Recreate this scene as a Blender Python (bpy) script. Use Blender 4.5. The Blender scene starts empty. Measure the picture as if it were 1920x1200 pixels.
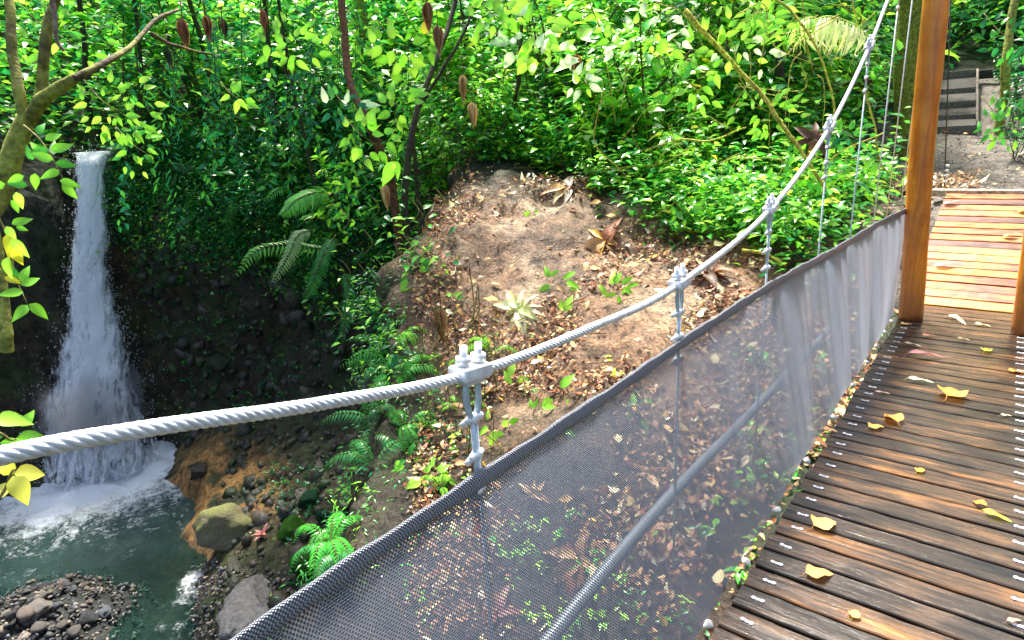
import bpy, bmesh, math, random
import numpy as np
from mathutils import Vector, Matrix
random.seed(7)
rng = np.random.default_rng(11)
R_ = math.radians
sc = bpy.context.scene
C = sc.collection

# ---------------------------------------------------------------- camera
F = 1160.0                      # focal length in photo pixels (photo 1920 x 1200)
v1 = np.array([954., -397., F]); v2 = np.array([-1511., -261., F])
_b = v1/np.linalg.norm(v1)
_l = v2/np.linalg.norm(v2); _l = _l-_b*(_l@_b); _l /= np.linalg.norm(_l)
_r = -_l
_u = np.cross(_b, _r)
if _u[1] > 0: _u = -_u
RW = np.array([_r, _b, _u])     # world axes in camera coordinates (x right, y down, z forward)
cam = bpy.data.cameras.new('camera'); camo = bpy.data.objects.new('camera', cam); C.objects.link(camo)
right, down, fwd = RW[:, 0], RW[:, 1], RW[:, 2]
camo.matrix_world = Matrix((( right[0], -down[0], -fwd[0], 0), (right[1], -down[1], -fwd[1], 0), (right[2], -down[2], -fwd[2], 0), (0, 0, 0, 1)))
cam.sensor_width = 36; cam.sensor_fit = 'HORIZONTAL'; cam.lens = 36*F/1920
cam.clip_start = 0.03; cam.clip_end = 500
sc.camera = camo

# ---------------------------------------------------------------- world, sun, exposure
SUN_EL, SUN_AZ = 63.0, -46.0    # azimuth measured from +Y (along the bridge) towards +X
w = bpy.data.worlds.new("World"); sc.world = w; w.use_nodes = True
nt = w.node_tree
sky = nt.nodes.new('ShaderNodeTexSky'); sky.sky_type = 'NISHITA'; sky.sun_disc = False
sky.sun_elevation = R_(SUN_EL); sky.sun_rotation = R_(SUN_AZ); sky.air_density = 1.0; sky.dust_density = 5.0
bg = nt.nodes['Background']; nt.links.new(sky.outputs[0], bg.inputs[0]); bg.inputs[1].default_value = 0.105
sd = bpy.data.lights.new('sun', 'SUN'); sd.energy = 4.2; sd.angle = R_(9); sd.color = (1, .95, .85)
so = bpy.data.objects.new('sun', sd); C.objects.link(so)
_d = Vector((math.sin(R_(SUN_AZ))*math.cos(R_(SUN_EL)), math.cos(R_(SUN_AZ))*math.cos(R_(SUN_EL)), math.sin(R_(SUN_EL))))
so.rotation_euler = _d.to_track_quat('Z', 'Y').to_euler()
sc.view_settings.view_transform = 'Standard'; sc.view_settings.look = 'None'
sc.view_settings.exposure = 1.88; sc.view_settings.gamma = 1
sc.view_settings.use_curve_mapping = False
sc.cycles.use_denoising = True
sc.cycles.max_bounces = 8; sc.cycles.transparent_max_bounces = 24
sc.cycles.diffuse_bounces = 3; sc.cycles.glossy_bounces = 2; sc.cycles.transmission_bounces = 4
sc.cycles.caustics_reflective = False; sc.cycles.caustics_refractive = False
sc.cycles.sample_clamp_indirect = 6

# ---------------------------------------------------------------- pixel helpers (give real 3-D points)
def ray(px, py):
    d = RW@np.array([px-960., py-600., F]); return d/np.linalg.norm(d)
def onz(px, py, z): d = ray(px, py); return d*z/d[2]
def onx(px, py, x): d = ray(px, py); return d*x/d[0]
def ony(px, py, y): d = ray(px, py); return d*y/d[1]
def atd(px, py, dist): d = ray(px, py); return d*dist/math.hypot(d[0], d[1])

# ---------------------------------------------------------------- numpy noise
_perm = np.random.default_rng(3).random((64, 64, 64)).astype(np.float32)
def vnoise(P):
    P = np.asarray(P, float); i = np.floor(P).astype(int); f = P-i; f = f*f*(3-2*f); i &= 63; j = (i+1) & 63
    x0, y0, z0 = i[..., 0], i[..., 1], i[..., 2]; x1, y1, z1 = j[..., 0], j[..., 1], j[..., 2]
    fx, fy, fz = f[..., 0], f[..., 1], f[..., 2]
    def L(a, b, t): return a+(b-a)*t
    return L(L(L(_perm[x0, y0, z0], _perm[x1, y0, z0], fx), L(_perm[x0, y1, z0], _perm[x1, y1, z0], fx), fy),
             L(L(_perm[x0, y0, z1], _perm[x1, y0, z1], fx), L(_perm[x0, y1, z1], _perm[x1, y1, z1], fx), fy), fz)
def fbm(P, octv=4, gain=.5):
    P = np.asarray(P, float); s = 0; a = 1; t = 0
    for k in range(octv):
        s = s+a*(vnoise(P*(2.03**k)+k*17.3)-.5); t += a; a *= gain
    return s/t*2
def smooth(t): t = np.clip(t, 0, 1); return t*t*(3-2*t)

# ---------------------------------------------------------------- object helpers
def tag(o, label=None, cat=None, group=None, kind=None):
    if label: o['label'] = label
    if cat: o['category'] = cat
    if group: o['group'] = group
    if kind: o['kind'] = kind
    return o
def empty(name, loc=(0, 0, 0), rot=(0, 0, 0), **kw):
    o = bpy.data.objects.new(name, None); C.objects.link(o); o.location = loc; o.rotation_euler = rot
    o.empty_display_size = .05
    return tag(o, **kw)
def mesh_np(name, V, Fc, mat, parent=None, smooth_=True, tint=None, uv=None, **kw):
    """V (n,3); Fc: (m,3)/(m,4) int array or list of such arrays; makes ONE mesh object"""
    V = np.asarray(V, np.float32)
    if not isinstance(Fc, list): Fc = [Fc]
    Fc = [np.asarray(f, np.int32) for f in Fc if len(f)]
    me = bpy.data.meshes.new(name)
    me.vertices.add(len(V)); me.vertices.foreach_set('co', V.ravel())
    nl = sum(f.size for f in Fc); npoly = sum(len(f) for f in Fc)
    me.loops.add(nl); me.polygons.add(npoly)
    li = np.concatenate([f.ravel() for f in Fc])
    me.loops.foreach_set('vertex_index', li)
    tot = np.concatenate([np.full(len(f), f.shape[1], np.int32) for f in Fc])
    st = np.concatenate([[0], np.cumsum(tot)[:-1]]).astype(np.int32)
    me.polygons.foreach_set('loop_start', st); me.polygons.foreach_set('loop_total', tot)
    if smooth_: me.polygons.foreach_set('use_smooth', np.ones(npoly, bool))
    if tint is not None:
        t = np.asarray(tint, np.float32)
        if t.shape[1] == 3: t = np.concatenate([t, np.ones((len(t), 1), np.float32)], 1)
        a = me.color_attributes.new('tint', 'FLOAT_COLOR', 'POINT'); a.data.foreach_set('color', t.ravel())
    if uv is not None:
        l = me.uv_layers.new(name='UVMap'); l.data.foreach_set('uv', np.asarray(uv, np.float32)[li].ravel())
    me.update(calc_edges=True)
    if mat: me.materials.append(mat)
    o = bpy.data.objects.new(name, me); C.objects.link(o)
    if parent: o.parent = parent
    return tag(o, **kw)
class MB:
    """collects pieces of one mesh"""
    def __init__(s): s.V = []; s.Q = []; s.T = []; s.C = []; s.n = 0
    def add(s, V, Q=None, T=None, col=(1, 1, 1)):
        V = np.asarray(V, float); s.V.append(V)
        if Q is not None and len(Q): s.Q.append(np.asarray(Q)+s.n)
        if T is not None and len(T): s.T.append(np.asarray(T)+s.n)
        col = np.asarray(col, float)
        s.C.append(np.broadcast_to(col, (len(V), 3)) if col.ndim == 1 else col)
        s.n += len(V)
    def arrays(s):
        V = np.concatenate(s.V); Cc = np.concatenate(s.C)
        Q = np.concatenate(s.Q) if s.Q else np.zeros((0, 4), int); T = np.concatenate(s.T) if s.T else np.zeros((0, 3), int)
        return V, Q, T, Cc
    def build(s, name, mat, parent=None, smooth_=True, **kw):
        V, Q, T, Cc = s.arrays()
        return mesh_np(name, V, [Q, T], mat, parent, smooth_, tint=Cc, **kw)
    def tube(s, P, r, n=8, col=(1, 1, 1), cap=True, squash=1):
        P = np.asarray(P, float); m = len(P); r = np.broadcast_to(np.asarray(r, float), (m,))
        T = np.gradient(P, axis=0); T /= np.linalg.norm(T, axis=1)[:, None]+1e-12
        up = np.array([0, 0, 1.]) if abs(T[0, 2]) < .9 else np.array([1., 0, 0])
        V = []
        N = np.cross(T[0], up); N /= np.linalg.norm(N)
        for k in range(m):
            N = N-T[k]*(N@T[k]); N /= np.linalg.norm(N)+1e-12; B = np.cross(T[k], N)
            a = np.arange(n)*2*math.pi/n
            V.append(P[k]+r[k]*(np.cos(a)[:, None]*N+squash*np.sin(a)[:, None]*B))
        V = np.concatenate(V)
        Q = [];
        i = np.arange(n); j = (i+1) % n
        for k in range(m-1):
            Q.append(np.stack([k*n+i, k*n+j, (k+1)*n+j, (k+1)*n+i], 1))
        Tt = []
        if cap:
            V = np.concatenate([V, P[:1], P[-1:]]); c0 = m*n
            Tt = np.concatenate([np.stack([j, i, np.full(n, c0)], 1), np.stack([(m-1)*n+i, (m-1)*n+j, np.full(n, c0+1)], 1)])
        if isinstance(col, np.ndarray) and col.ndim == 2:
            cc = np.repeat(col, n, 0)
            if cap: cc = np.concatenate([cc, col[:1], col[-1:]])
            col = cc
        s.add(V, np.concatenate(Q), Tt, col)
        return s
    def box(s, c, d, M=None, bev=.0, col=(1, 1, 1)):
        bm = bmesh.new(); bmesh.ops.create_cube(bm, size=1)
        for v in bm.verts: v.co = Vector((v.co.x*d[0], v.co.y*d[1], v.co.z*d[2]))
        if bev: bmesh.ops.bevel(bm, geom=bm.edges[:], offset=bev, segments=2, affect='EDGES', profile=.6)
        return s.bm(bm, Matrix.Translation(Vector(c)) @ (M or Matrix()), col)
    def bm(s, bm, M=Matrix(), col=(1, 1, 1)):
        bmesh.ops.triangulate(bm, faces=[f for f in bm.faces if len(f.verts) > 4])
        V = [tuple(M @ v.co) for v in bm.verts]; bm.verts.index_update()
        Q = [[v.index for v in f.verts] for f in bm.faces if len(f.verts) == 4]
        T = [[v.index for v in f.verts] for f in bm.faces if len(f.verts) == 3]
        s.add(V, Q, T, col); bm.free(); return s
def smooth_path(pts, n):
    """Catmull-Rom through pts"""
    P = np.asarray(pts, float); P = np.concatenate([[2*P[0]-P[1]], P, [2*P[-1]-P[-2]]])
    out = []
    m = len(P)-3
    for t in np.linspace(0, m-1e-6, n):
        k = int(t); f = t-k; a, b, c, d = P[k:k+4]
        out.append(.5*((2*b)+(-a+c)*f+(2*a-5*b+4*c-d)*f*f+(-a+3*b-3*c+d)*f**3))
    return np.array(out)
def jitter_path(P, amp, freq=1.5, seed=0):
    P = np.asarray(P, float)
    return P+amp*np.stack([fbm(P*freq+seed+k*31.7, 3) for k in range(3)], 1)

# ---------------------------------------------------------------- materials
def new_mat(name):
    m = bpy.data.materials.new(name); m.use_nodes = True
    return m, m.node_tree, m.node_tree.nodes['Principled BSDF']
def N(nt, t, **k):
    n = nt.nodes.new(t)
    for a, b in k.items():
        if a.startswith('i_'): n.inputs[int(a[2:]) if a[2:].isdigit() else a[2:].replace('_', ' ')].default_value = b
        else: setattr(n, a, b)
    return n
def ramp(nt, stops, fac):
    r = nt.nodes.new('ShaderNodeValToRGB'); e = r.color_ramp.elements
    while len(e) < len(stops): e.new(.5)
    for k, (p, c) in enumerate(stops):
        e[k].position = p; e[k].color = (c, c, c, 1) if isinstance(c, (int, float)) else (*c, 1)
    nt.links.new(fac, r.inputs[0]); return r
def coords(nt, scale=(1, 1, 1), obj=True, rot=(0, 0, 0)):
    t = nt.nodes.new('ShaderNodeTexCoord'); m = nt.nodes.new('ShaderNodeMapping')
    nt.links.new(t.outputs['Object'], m.inputs[0]); m.inputs['Scale'].default_value = scale; m.inputs['Rotation'].default_value = rot
    return m.outputs[0]
def noise(nt, vec, scale=5, detail=6, rough=.6, dist=0):
    n = nt.nodes.new('ShaderNodeTexNoise'); n.inputs['Scale'].default_value = scale; n.inputs['Detail'].default_value = detail
    n.inputs['Roughness'].default_value = rough; n.inputs['Distortion'].default_value = dist
    nt.links.new(vec, n.inputs['Vector']); return n.outputs['Fac']
def mixc(nt, fac, a, b, blend='MIX'):
    m = nt.nodes.new('ShaderNodeMix'); m.data_type = 'RGBA'; m.blend_type = blend
    for s, v in ((0, fac), (6, a), (7, b)):
        if isinstance(v, (int, float)): m.inputs[s].default_value = v
        elif isinstance(v, tuple): m.inputs[s].default_value = (*v, 1)
        else: nt.links.new(v, m.inputs[s])
    return m.outputs[2]
def math_(nt, op, a, b=None):
    m = nt.nodes.new('ShaderNodeMath'); m.operation = op
    for s, v in ((0, a), (1, b)):
        if v is None: continue
        if isinstance(v, (int, float)): m.inputs[s].default_value = v
        else: nt.links.new(v, m.inputs[s])
    return m.outputs[0]
def bump(nt, bs, h, dist=.02, strength=1, prev=None):
    b = nt.nodes.new('ShaderNodeBump'); b.inputs['Distance'].default_value = dist; b.inputs['Strength'].default_value = strength
    nt.links.new(h, b.inputs['Height'])
    if prev: nt.links.new(prev, b.inputs['Normal'])
    if bs: nt.links.new(b.outputs[0], bs.inputs['Normal'])
    return b.outputs[0]
def attr(nt, name='tint'):
    a = nt.nodes.new('ShaderNodeAttribute'); a.attribute_name = name; return a.outputs['Color']

def mat_tint(name, rough=.6, spec=.5, bscale=30, bdist=.004, var=.35, metal=0, trans=0.0, nscale=12):
    """surface whose own colour is the mesh's tint, broken up by noise"""
    m, nt, b = new_mat(name)
    vec = coords(nt); f = noise(nt, vec, nscale, 5)
    c = mixc(nt, 1.0, attr(nt), ramp(nt, [(.25, 1-var), (.75, 1+var)], f).outputs[0], 'MULTIPLY')
    nt.links.new(c, b.inputs['Base Color']); b.inputs['Roughness'].default_value = rough
    b.inputs['Specular IOR Level'].default_value = spec; b.inputs['Metallic'].default_value = metal
    if bdist: bump(nt, b, noise(nt, vec, bscale, 5), bdist)
    if trans:
        t = nt.nodes.new('ShaderNodeBsdfTranslucent'); nt.links.new(c, t.inputs[0])
        mx = nt.nodes.new('ShaderNodeMixShader'); mx.inputs[0].default_value = trans
        nt.links.new(b.outputs[0], mx.inputs[1]); nt.links.new(t.outputs[0], mx.inputs[2])
        nt.links.new(mx.outputs[0], nt.nodes['Material Output'].inputs['Surface'])
    return m
M = {}
M['leaf'] = mat_tint('green_leaf', .27, .6, 60, .001, .3, trans=.40, nscale=6)
M['dry_leaf'] = mat_tint('dry_leaf', .5, .4, 50, .002, .35, trans=.2, nscale=20)
M['bark'] = mat_tint('mossy_bark', .85, .3, 40, .012, .95, nscale=26)
M['stone'] = mat_tint('wet_stone', .5, .4, 25, .02, .6, nscale=14)
M['moss'] = mat_tint('moss', .9, .1, 90, .01, .5, nscale=25)
M['steel'] = mat_tint('galvanised_steel', .38, .6, 80, .0006, .3, metal=.2, nscale=60)

def mat_post():
    m, nt, b = new_mat('varnished_pine')
    vec = coords(nt, (9, 9, .8)); g = noise(nt, vec, 2.2, 8, .65, 1.5)
    c = ramp(nt, [(.25, (.50, .12, .006)), (.5, (.82, .25, .015)), (.72, (.95, .42, .05))], g).outputs[0]
    v2_ = coords(nt, (1, 1, 1)); big = ramp(nt, [(.42, 0), (.7, 1)], noise(nt, v2_, 3, 4)).outputs[0]
    c = mixc(nt, math_(nt, 'MULTIPLY', big, .55), c, (.22, .06, .012))
    # grey damp foot
    s = nt.nodes.new('ShaderNodeSeparateXYZ'); nt.links.new(coords(nt), s.inputs[0])
    foot = nt.nodes.new('ShaderNodeMapRange'); nt.links.new(math_(nt, 'ADD', s.outputs[2], math_(nt, 'MULTIPLY', noise(nt, v2_, 7), .25)), foot.inputs[0])
    foot.inputs[1].default_value = .5; foot.inputs[2].default_value = .1
    c = mixc(nt, math_(nt, 'MULTIPLY', foot.outputs[0], .65), c, (.10, .065, .035))
    nt.links.new(c, b.inputs['Base Color']); b.inputs['Roughness'].default_value = .38
    b.inputs['Coat Weight'].default_value = .4; b.inputs['Coat Roughness'].default_value = .25
    bump(nt, b, g, .004)
    return m
M['post'] = mat_post()
def mat_plank(name, cols, rough=(.16, .55), per=.5):
    m, nt, b = new_mat(name)
    oi = nt.nodes.new('ShaderNodeObjectInfo')
    t = nt.nodes.new('ShaderNodeTexCoord')
    off = nt.nodes.new('ShaderNodeCombineXYZ'); nt.links.new(math_(nt, 'MULTIPLY', oi.outputs['Random'], 57.), off.inputs[0]); nt.links.new(math_(nt, 'MULTIPLY', oi.outputs['Random'], 23.), off.inputs[2])
    va = nt.nodes.new('ShaderNodeVectorMath'); nt.links.new(t.outputs['Object'], va.inputs[0]); nt.links.new(off.outputs[0], va.inputs[1])
    mp = nt.nodes.new('ShaderNodeMapping'); mp.inputs['Scale'].default_value = (1.3, 26, 26); nt.links.new(va.outputs[0], mp.inputs[0])
    g = noise(nt, mp.outputs[0], 1.6, 9, .68, .6)
    mp2 = nt.nodes.new('ShaderNodeMapping'); mp2.inputs['Scale'].default_value = (2.2, 7, 7); nt.links.new(va.outputs[0], mp2.inputs[0])
    g2 = noise(nt, mp2.outputs[0], 1.5, 5, .6)
    mixf = math_(nt, 'ADD', math_(nt, 'MULTIPLY', g, .5), math_(nt, 'MULTIPLY', g2, .5))
    mixf = math_(nt, 'ADD', mixf, math_(nt, 'MULTIPLY', math_(nt, 'SUBTRACT', oi.outputs['Random'], .5), per*.3))
    c = ramp(nt, cols, mixf).outputs[0]
    nt.links.new(c, b.inputs['Base Color'])
    rr = nt.nodes.new('ShaderNodeMapRange'); nt.links.new(g2, rr.inputs[0]); rr.inputs[1].default_value = .3; rr.inputs[2].default_value = .7
    rr.inputs[3].default_value = rough[0]; rr.inputs[4].default_value = rough[1]
    nt.links.new(rr.outputs[0], b.inputs['Roughness'])
    n1 = bump(nt, None, g, .004, .8)
    bump(nt, b, g2, .008, .5, n1)
    return m
M['deck'] = mat_plank('wet_dark_plank', [(.35, (.009, .008, .007)), (.47, (.030, .022, .015)), (.55, (.072, .040, .020)), (.63, (.19, .085, .024)), (.74, (.45, .21, .055))], (.10, .34), .4)
M['ramp'] = mat_plank('wet_red_plank', [(.38, (.06, .016, .006)), (.50, (.20, .050, .008)), (.58, (.44, .135, .012)), (.67, (.72, .30, .025)), (.80, (.90, .56, .12))], (.30, .6), 1.0)

def mat_net():
    m, nt, b = new_mat('mesh_netting')
    pu, pv = .0085, .0054
    uv = nt.nodes.new('ShaderNodeUVMap'); s = nt.nodes.new('ShaderNodeSeparateXYZ'); nt.links.new(uv.outputs[0], s.inputs[0])
    row = math_(nt, 'MULTIPLY', s.outputs[1], 1/pv)
    half = math_(nt, 'MULTIPLY', math_(nt, 'FLOOR', math_(nt, 'MODULO', row, 2.)), .5)     # alternate rows shift by half a stitch
    ucol = math_(nt, 'ADD', math_(nt, 'MULTIPLY', s.outputs[0], 1/pu), half)
    fv = math_(nt, 'FRACT', row); hu = math_(nt, 'ABSOLUTE', math_(nt, 'SINE', math_(nt, 'MULTIPLY', ucol, math.pi)))
    hv = math_(nt, 'SINE', math_(nt, 'MULTIPLY', fv, math.pi))
    h = math_(nt, 'MULTIPLY', hu, hv)
    sep = nt.nodes.new('ShaderNodeSeparateColor'); nt.links.new(attr(nt), sep.inputs[0])   # how bunched (doubled) the net is, and how light its far end is painted
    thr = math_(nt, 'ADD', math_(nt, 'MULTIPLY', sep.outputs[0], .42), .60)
    hole = math_(nt, 'MINIMUM', math_(nt, 'MAXIMUM', math_(nt, 'MULTIPLY', math_(nt, 'SUBTRACT', h, thr), 9.), 0.), 1.)
    glint_dash = ramp(nt, [(.30, 0), (.62, 1)], math_(nt, 'MULTIPLY', hu, math_(nt, 'SINE', math_(nt, 'MULTIPLY', math_(nt, 'FRACT', math_(nt, 'ADD', fv, .42)), math.pi)))).outputs[0]
    c = mixc(nt, glint_dash, (.03, .036, .05), (.52, .57, .70)); nt.links.new(c, b.inputs['Base Color'])  # pale dashes: glints on the threads put into the colour
    b.inputs['Roughness'].default_value = .3; b.inputs['Specular IOR Level'].default_value = .9
    bump(nt, b, h, .0015)
    tl = nt.nodes.new('ShaderNodeBsdfTranslucent'); nt.links.new(mixc(nt, .5, c, mixc(nt, sep.outputs[0], (.26, .30, .42), (.62, .66, .84))), tl.inputs[0])  # paler with bunching: far glare and fold shading put into the translucent colour
    m1 = nt.nodes.new('ShaderNodeMixShader'); m1.inputs[0].default_value = .4
    nt.links.new(b.outputs[0], m1.inputs[1]); nt.links.new(tl.outputs[0], m1.inputs[2])
    tr = nt.nodes.new('ShaderNodeBsdfTransparent')
    m2 = nt.nodes.new('ShaderNodeMixShader'); nt.links.new(hole, m2.inputs[0])
    nt.links.new(m1.outputs[0], m2.inputs[1]); nt.links.new(tr.outputs[0], m2.inputs[2])
    nt.links.new(m2.outputs[0], nt.nodes['Material Output'].inputs['Surface'])
    return m
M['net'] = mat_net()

def mat_hem():
    m, nt, b = new_mat('folded_net_hem')
    uv = nt.nodes.new('ShaderNodeUVMap'); s = nt.nodes.new('ShaderNodeSeparateXYZ'); nt.links.new(uv.outputs[0], s.inputs[0])
    a = math_(nt, 'SINE', math_(nt, 'MULTIPLY', math_(nt, 'ADD', s.outputs[0], s.outputs[1]), math.pi/.0068))
    c = math_(nt, 'SINE', math_(nt, 'MULTIPLY', math_(nt, 'SUBTRACT', s.outputs[0], s.outputs[1]), math.pi/.0068))
    h = math_(nt, 'ABSOLUTE', math_(nt, 'MULTIPLY', a, c))
    col = ramp(nt, [(.12, (.02, .024, .035)), (.6, (.48, .52, .62))], h).outputs[0]
    nt.links.new(col, b.inputs['Base Color']); b.inputs['Roughness'].default_value = .3; b.inputs['Specular IOR Level'].default_value = .8
    bump(nt, b, h, .003)
    return m
M['hem'] = mat_hem()

def mat_terrain():
    m, nt, b = new_mat('gorge_ground')
    vec = coords(nt)
    n1 = noise(nt, vec, 1.3, 8, .65); n2 = noise(nt, vec, 7, 8, .7); n3 = noise(nt, vec, 34, 6, .7)
    vo = nt.nodes.new('ShaderNodeTexVoronoi'); vo.inputs['Scale'].default_value = 9; nt.links.new(vec, vo.inputs['Vector'])
    base = attr(nt)
    var = ramp(nt, [(.36, .25), (.5, 1.), (.64, 1.6)], n2).outputs[0]
    c = mixc(nt, 1., base, var, 'MULTIPLY')
    c = mixc(nt, 1., c, ramp(nt, [(.38, .5), (.62, 1.45)], n3).outputs[0], 'MULTIPLY')
    at = nt.nodes.new('ShaderNodeAttribute'); at.attribute_name = 'tint'
    # alpha of tint = mossiness
    mo = math_(nt, 'MULTIPLY', at.outputs['Alpha'], ramp(nt, [(.42, 0), (.6, 1)], n1).outputs[0])
    vc = nt.nodes.new('ShaderNodeTexVoronoi'); vc.inputs['Scale'].default_value = 5.5
    wv = nt.nodes.new('ShaderNodeVectorMath'); wv.operation = 'ADD'; nt.links.new(vec, wv.inputs[0])
    wn = nt.nodes.new('ShaderNodeTexNoise'); wn.inputs['Scale'].default_value = 3; nt.links.new(vec, wn.inputs['Vector']); ws = nt.nodes.new('ShaderNodeVectorMath'); ws.operation = 'SCALE'; ws.inputs['Scale'].default_value = .35
    nt.links.new(wn.outputs['Color'], ws.inputs[0]); nt.links.new(ws.outputs[0], wv.inputs[1]); nt.links.new(wv.outputs[0], vc.inputs['Vector'])
    sv = nt.nodes.new('ShaderNodeSeparateColor'); nt.links.new(vc.outputs['Color'], sv.inputs[0])
    cell = ramp(nt, [(0, .45), (1, 1.9)], sv.outputs[0]).outputs[0]
    c = mixc(nt, math_(nt, 'MULTIPLY', at.outputs['Alpha'], 1.), c, mixc(nt, 1., c, cell, 'MULTIPLY'))
    c = mixc(nt, mo, c, mixc(nt, 1., (.028, .052, .010), cell, 'MULTIPLY'))
    nt.links.new(c, b.inputs['Base Color']); b.inputs['Roughness'].default_value = .6
    nn = bump(nt, None, n2, .22, 1)
    nn = bump(nt, None, vo.outputs['Distance'], .06, .5, nn)
    nn = bump(nt, None, math_(nt, 'MULTIPLY', vc.outputs['Distance'], at.outputs['Alpha']), -.16, .8, nn)
    bump(nt, b, n3, .04, 1, nn)
    return m
M['terrain'] = mat_terrain()

# ---------------------------------------------------------------- terrain: one sheet, plan-view heights
RIM = np.array([(-14, -16), (-14.3, -6), (-15.2, -2), (-15.3, 2), (-15.0, 3.6), (-15.3, 4.9), (-14.3, 6.0), (-13.0, 6.8), (-11.2, 7.6), (-9.4, 8.2), (-8.0, 8.6),
                (-6.9, 7.6), (-5.9, 6.3), (-5.35, 5.2), (-4.75, 4.1), (-4.15, 3.1), (-3.5, 2.1), (-2.7, .9), (-1.6, -.6), (1, -2), (8, -3.5), (60, -6)], float)
BANK = np.array([(-14.6, -16), (-14.8, -4), (-15, 2.0), (-15.0, 3.6), (-14.4, 4.9), (-13.5, 4.7), (-12.5, 4.2), (-10.6, 3.75), (-9.2, 3.45), (-8.2, 3.05), (-7.1, 2.4), (-5, .6), (-3, -1.2), (0, -3.2), (8, -5), (60, -8)], float)
def sdist(X, Y, L):
    """distance to polyline, positive on its far (left-hand) side"""
    best = np.full(X.shape, 1e9); sg = np.ones(X.shape)
    for a, b_ in zip(L[:-1], L[1:]):
        d = b_-a; l2 = d@d
        t = np.clip(((X-a[0])*d[0]+(Y-a[1])*d[1])/l2, 0, 1)
        dx = X-(a[0]+t*d[0]); dy = Y-(a[1]+t*d[1]); dd = np.hypot(dx, dy)
        c = d[0]*(Y-a[1])-d[1]*(X-a[0])
        m = dd < best-1e-9
        sg = np.where(m, np.where(c >= 0, 1, -1), sg); best = np.where(m, dd, best)
    return best*sg
def P3(px, py, d): p = atd(px, py, d); return tuple(p)
HP = [P3(900, 300, 9.3), P3(1100, 310, 9.5), P3(860, 420, 7.8), P3(980, 590, 6.2), P3(870, 600, 6.3), P3(810, 800, 5.25), P3(1060, 355, 8.3),
      P3(1250, 430, 7.5), P3(1440, 490, 6.8), P3(1200, 600, 5.6), P3(1000, 800, 4.6), P3(1080, 1050, 3.8), P3(1250, 900, 4.2), P3(1200, 1200, 3.3),
      P3(1400, 700, 5.2), P3(1300, 350, 9.2), P3(1500, 400, 8.4), P3(1600, 380, 8.8),
      (-.9, 5.8, -1.85), (0, 5.6, -1.95), (0, 6.6, -1.6), (-.4, 7.9, -.86), (.6, 7.9, -.84), (-.4, 9.4, -.78), (.6, 9.4, -.78), (-.5, 11.9, -.36), (.5, 11.9, -.33), (-1.3, 11.9, -.3),
      (-.9, 14.6, .62), (.5, 14.6, .62), (0, 18, 1.3), (-3, 12, .2), (-6, 12, .7), (-9, 13, 1.4), (-3, 18, 2.2), (-9, 18, 3.4), (2.2, 8, -.4), (2.5, 12, .5), (4, 16, 2.2),
      (2, 4, -2.1), (0, 2, -2.9), (1, 0, -3.8), (-1, -1, -4), (4, 0, -3.5), (5, 5, -1),
      (-11, 9.5, .2), (-13.5, 8.5, .4), (-16, 8, .8), (-8.6, 9.6, -.3), (-15.4, 5.0, -.12), (-16.6, 5.7, .05), (-15.6, 3.5, .7), (-14.5, 6.7, .6), (-17, 7, 1.2), (-17, 1.5, 1.), (-17, -4, 1.5), (-16, -14, 2), (-20, 0, 3), (-20, 8, 3), (-14, 16, 4.5),
      (-26, -4, 6), (-24, 14, 8), (-10, 26, 7.5), (0, 26, 4), (8, 24, 5.5), (12, 10, 3), (10, 0, 0), (10, -10, 1)]
HP = np.array(HP, float)
_A = np.hypot(HP[:, None, 0]-HP[None, :, 0], HP[:, None, 1]-HP[None, :, 1])
_n = len(HP); _K = np.zeros((_n+3, _n+3)); _K[:_n, :_n] = _A+np.eye(_n)*-.02; _K[:_n, _n:] = np.c_[np.ones(_n), HP[:, :2]]; _K[_n:, :_n] = _K[:_n, _n:].T
_S = np.linalg.solve(_K, np.r_[HP[:, 2], 0, 0, 0])
def zhigh(X, Y):
    s = _S[_n]+_S[_n+1]*X+_S[_n+2]*Y
    for k in range(_n): s = s+_S[k]*np.hypot(X-HP[k, 0], Y-HP[k, 1])
    return s
def terrain_fn(X, Y):
    X = np.asarray(X, float); Y = np.asarray(Y, float)
    P = np.stack([X, Y, 0*X], -1)
    jag = .38*fbm(P*.9+5, 4)+.12*fbm(P*3.1, 3)
    rd = sdist(X, Y, RIM)+jag*np.clip(np.hypot(X, Y)/4-.6, .3, 1)
    bd = sdist(X, Y, BANK)+.25*fbm(P*1.1+40, 3)
    Xc = np.clip(X, -34, 20); Yc = np.clip(Y, -20, 32)
    zh = zhigh(Xc, Yc)
    far = np.maximum(0, np.hypot(X-Xc, Y-Yc)); zh = zh+far*.45
    zh = zh+(.26*fbm(P*.9+9, 4)-.22*np.abs(fbm(P*1.5+61, 4))+.10*fbm(P*4.0, 3))*np.clip((np.hypot(X, Y)-3)/5, 0, 1)*np.where(np.abs(X+.1) < 1.3, .15, 1)
    zl = -6.75+smooth((bd+.7)/1.1)*.95+np.clip(bd-.2, 0, 6)*.47*(1+.25*fbm(P*.8+3, 3))
    # gravel bar in the stream bed
    bar = np.exp(-(((X+9.5)*.85+(Y-1.25)*-.3)**2/2.8+((Y-1.25)*.9+(X+9.5)*.25)**2/1.5))
    zl = zl+1.02*bar*(1+.2*fbm(P*2.5+70, 3))
    zl = zl+.12*fbm(P*3+11, 4)*smooth((bd+.5)/1.5)
    wd = .55+.95*smooth((np.hypot(X, Y)-7.2)/2)
    t = smooth((rd+wd)/wd)
    return np.where(zl > zh, zh, zl*(1-t)+zh*t), rd, bd
def axis_pts(a, b_, fine, lo, hi, n):
    m = np.arange(a, b_, fine)
    left = a-np.geomspace(fine, a-lo, n)[::-1]; rightp = b_+np.geomspace(fine, hi-b_, n)
    return np.concatenate([left, m, rightp])
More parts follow.
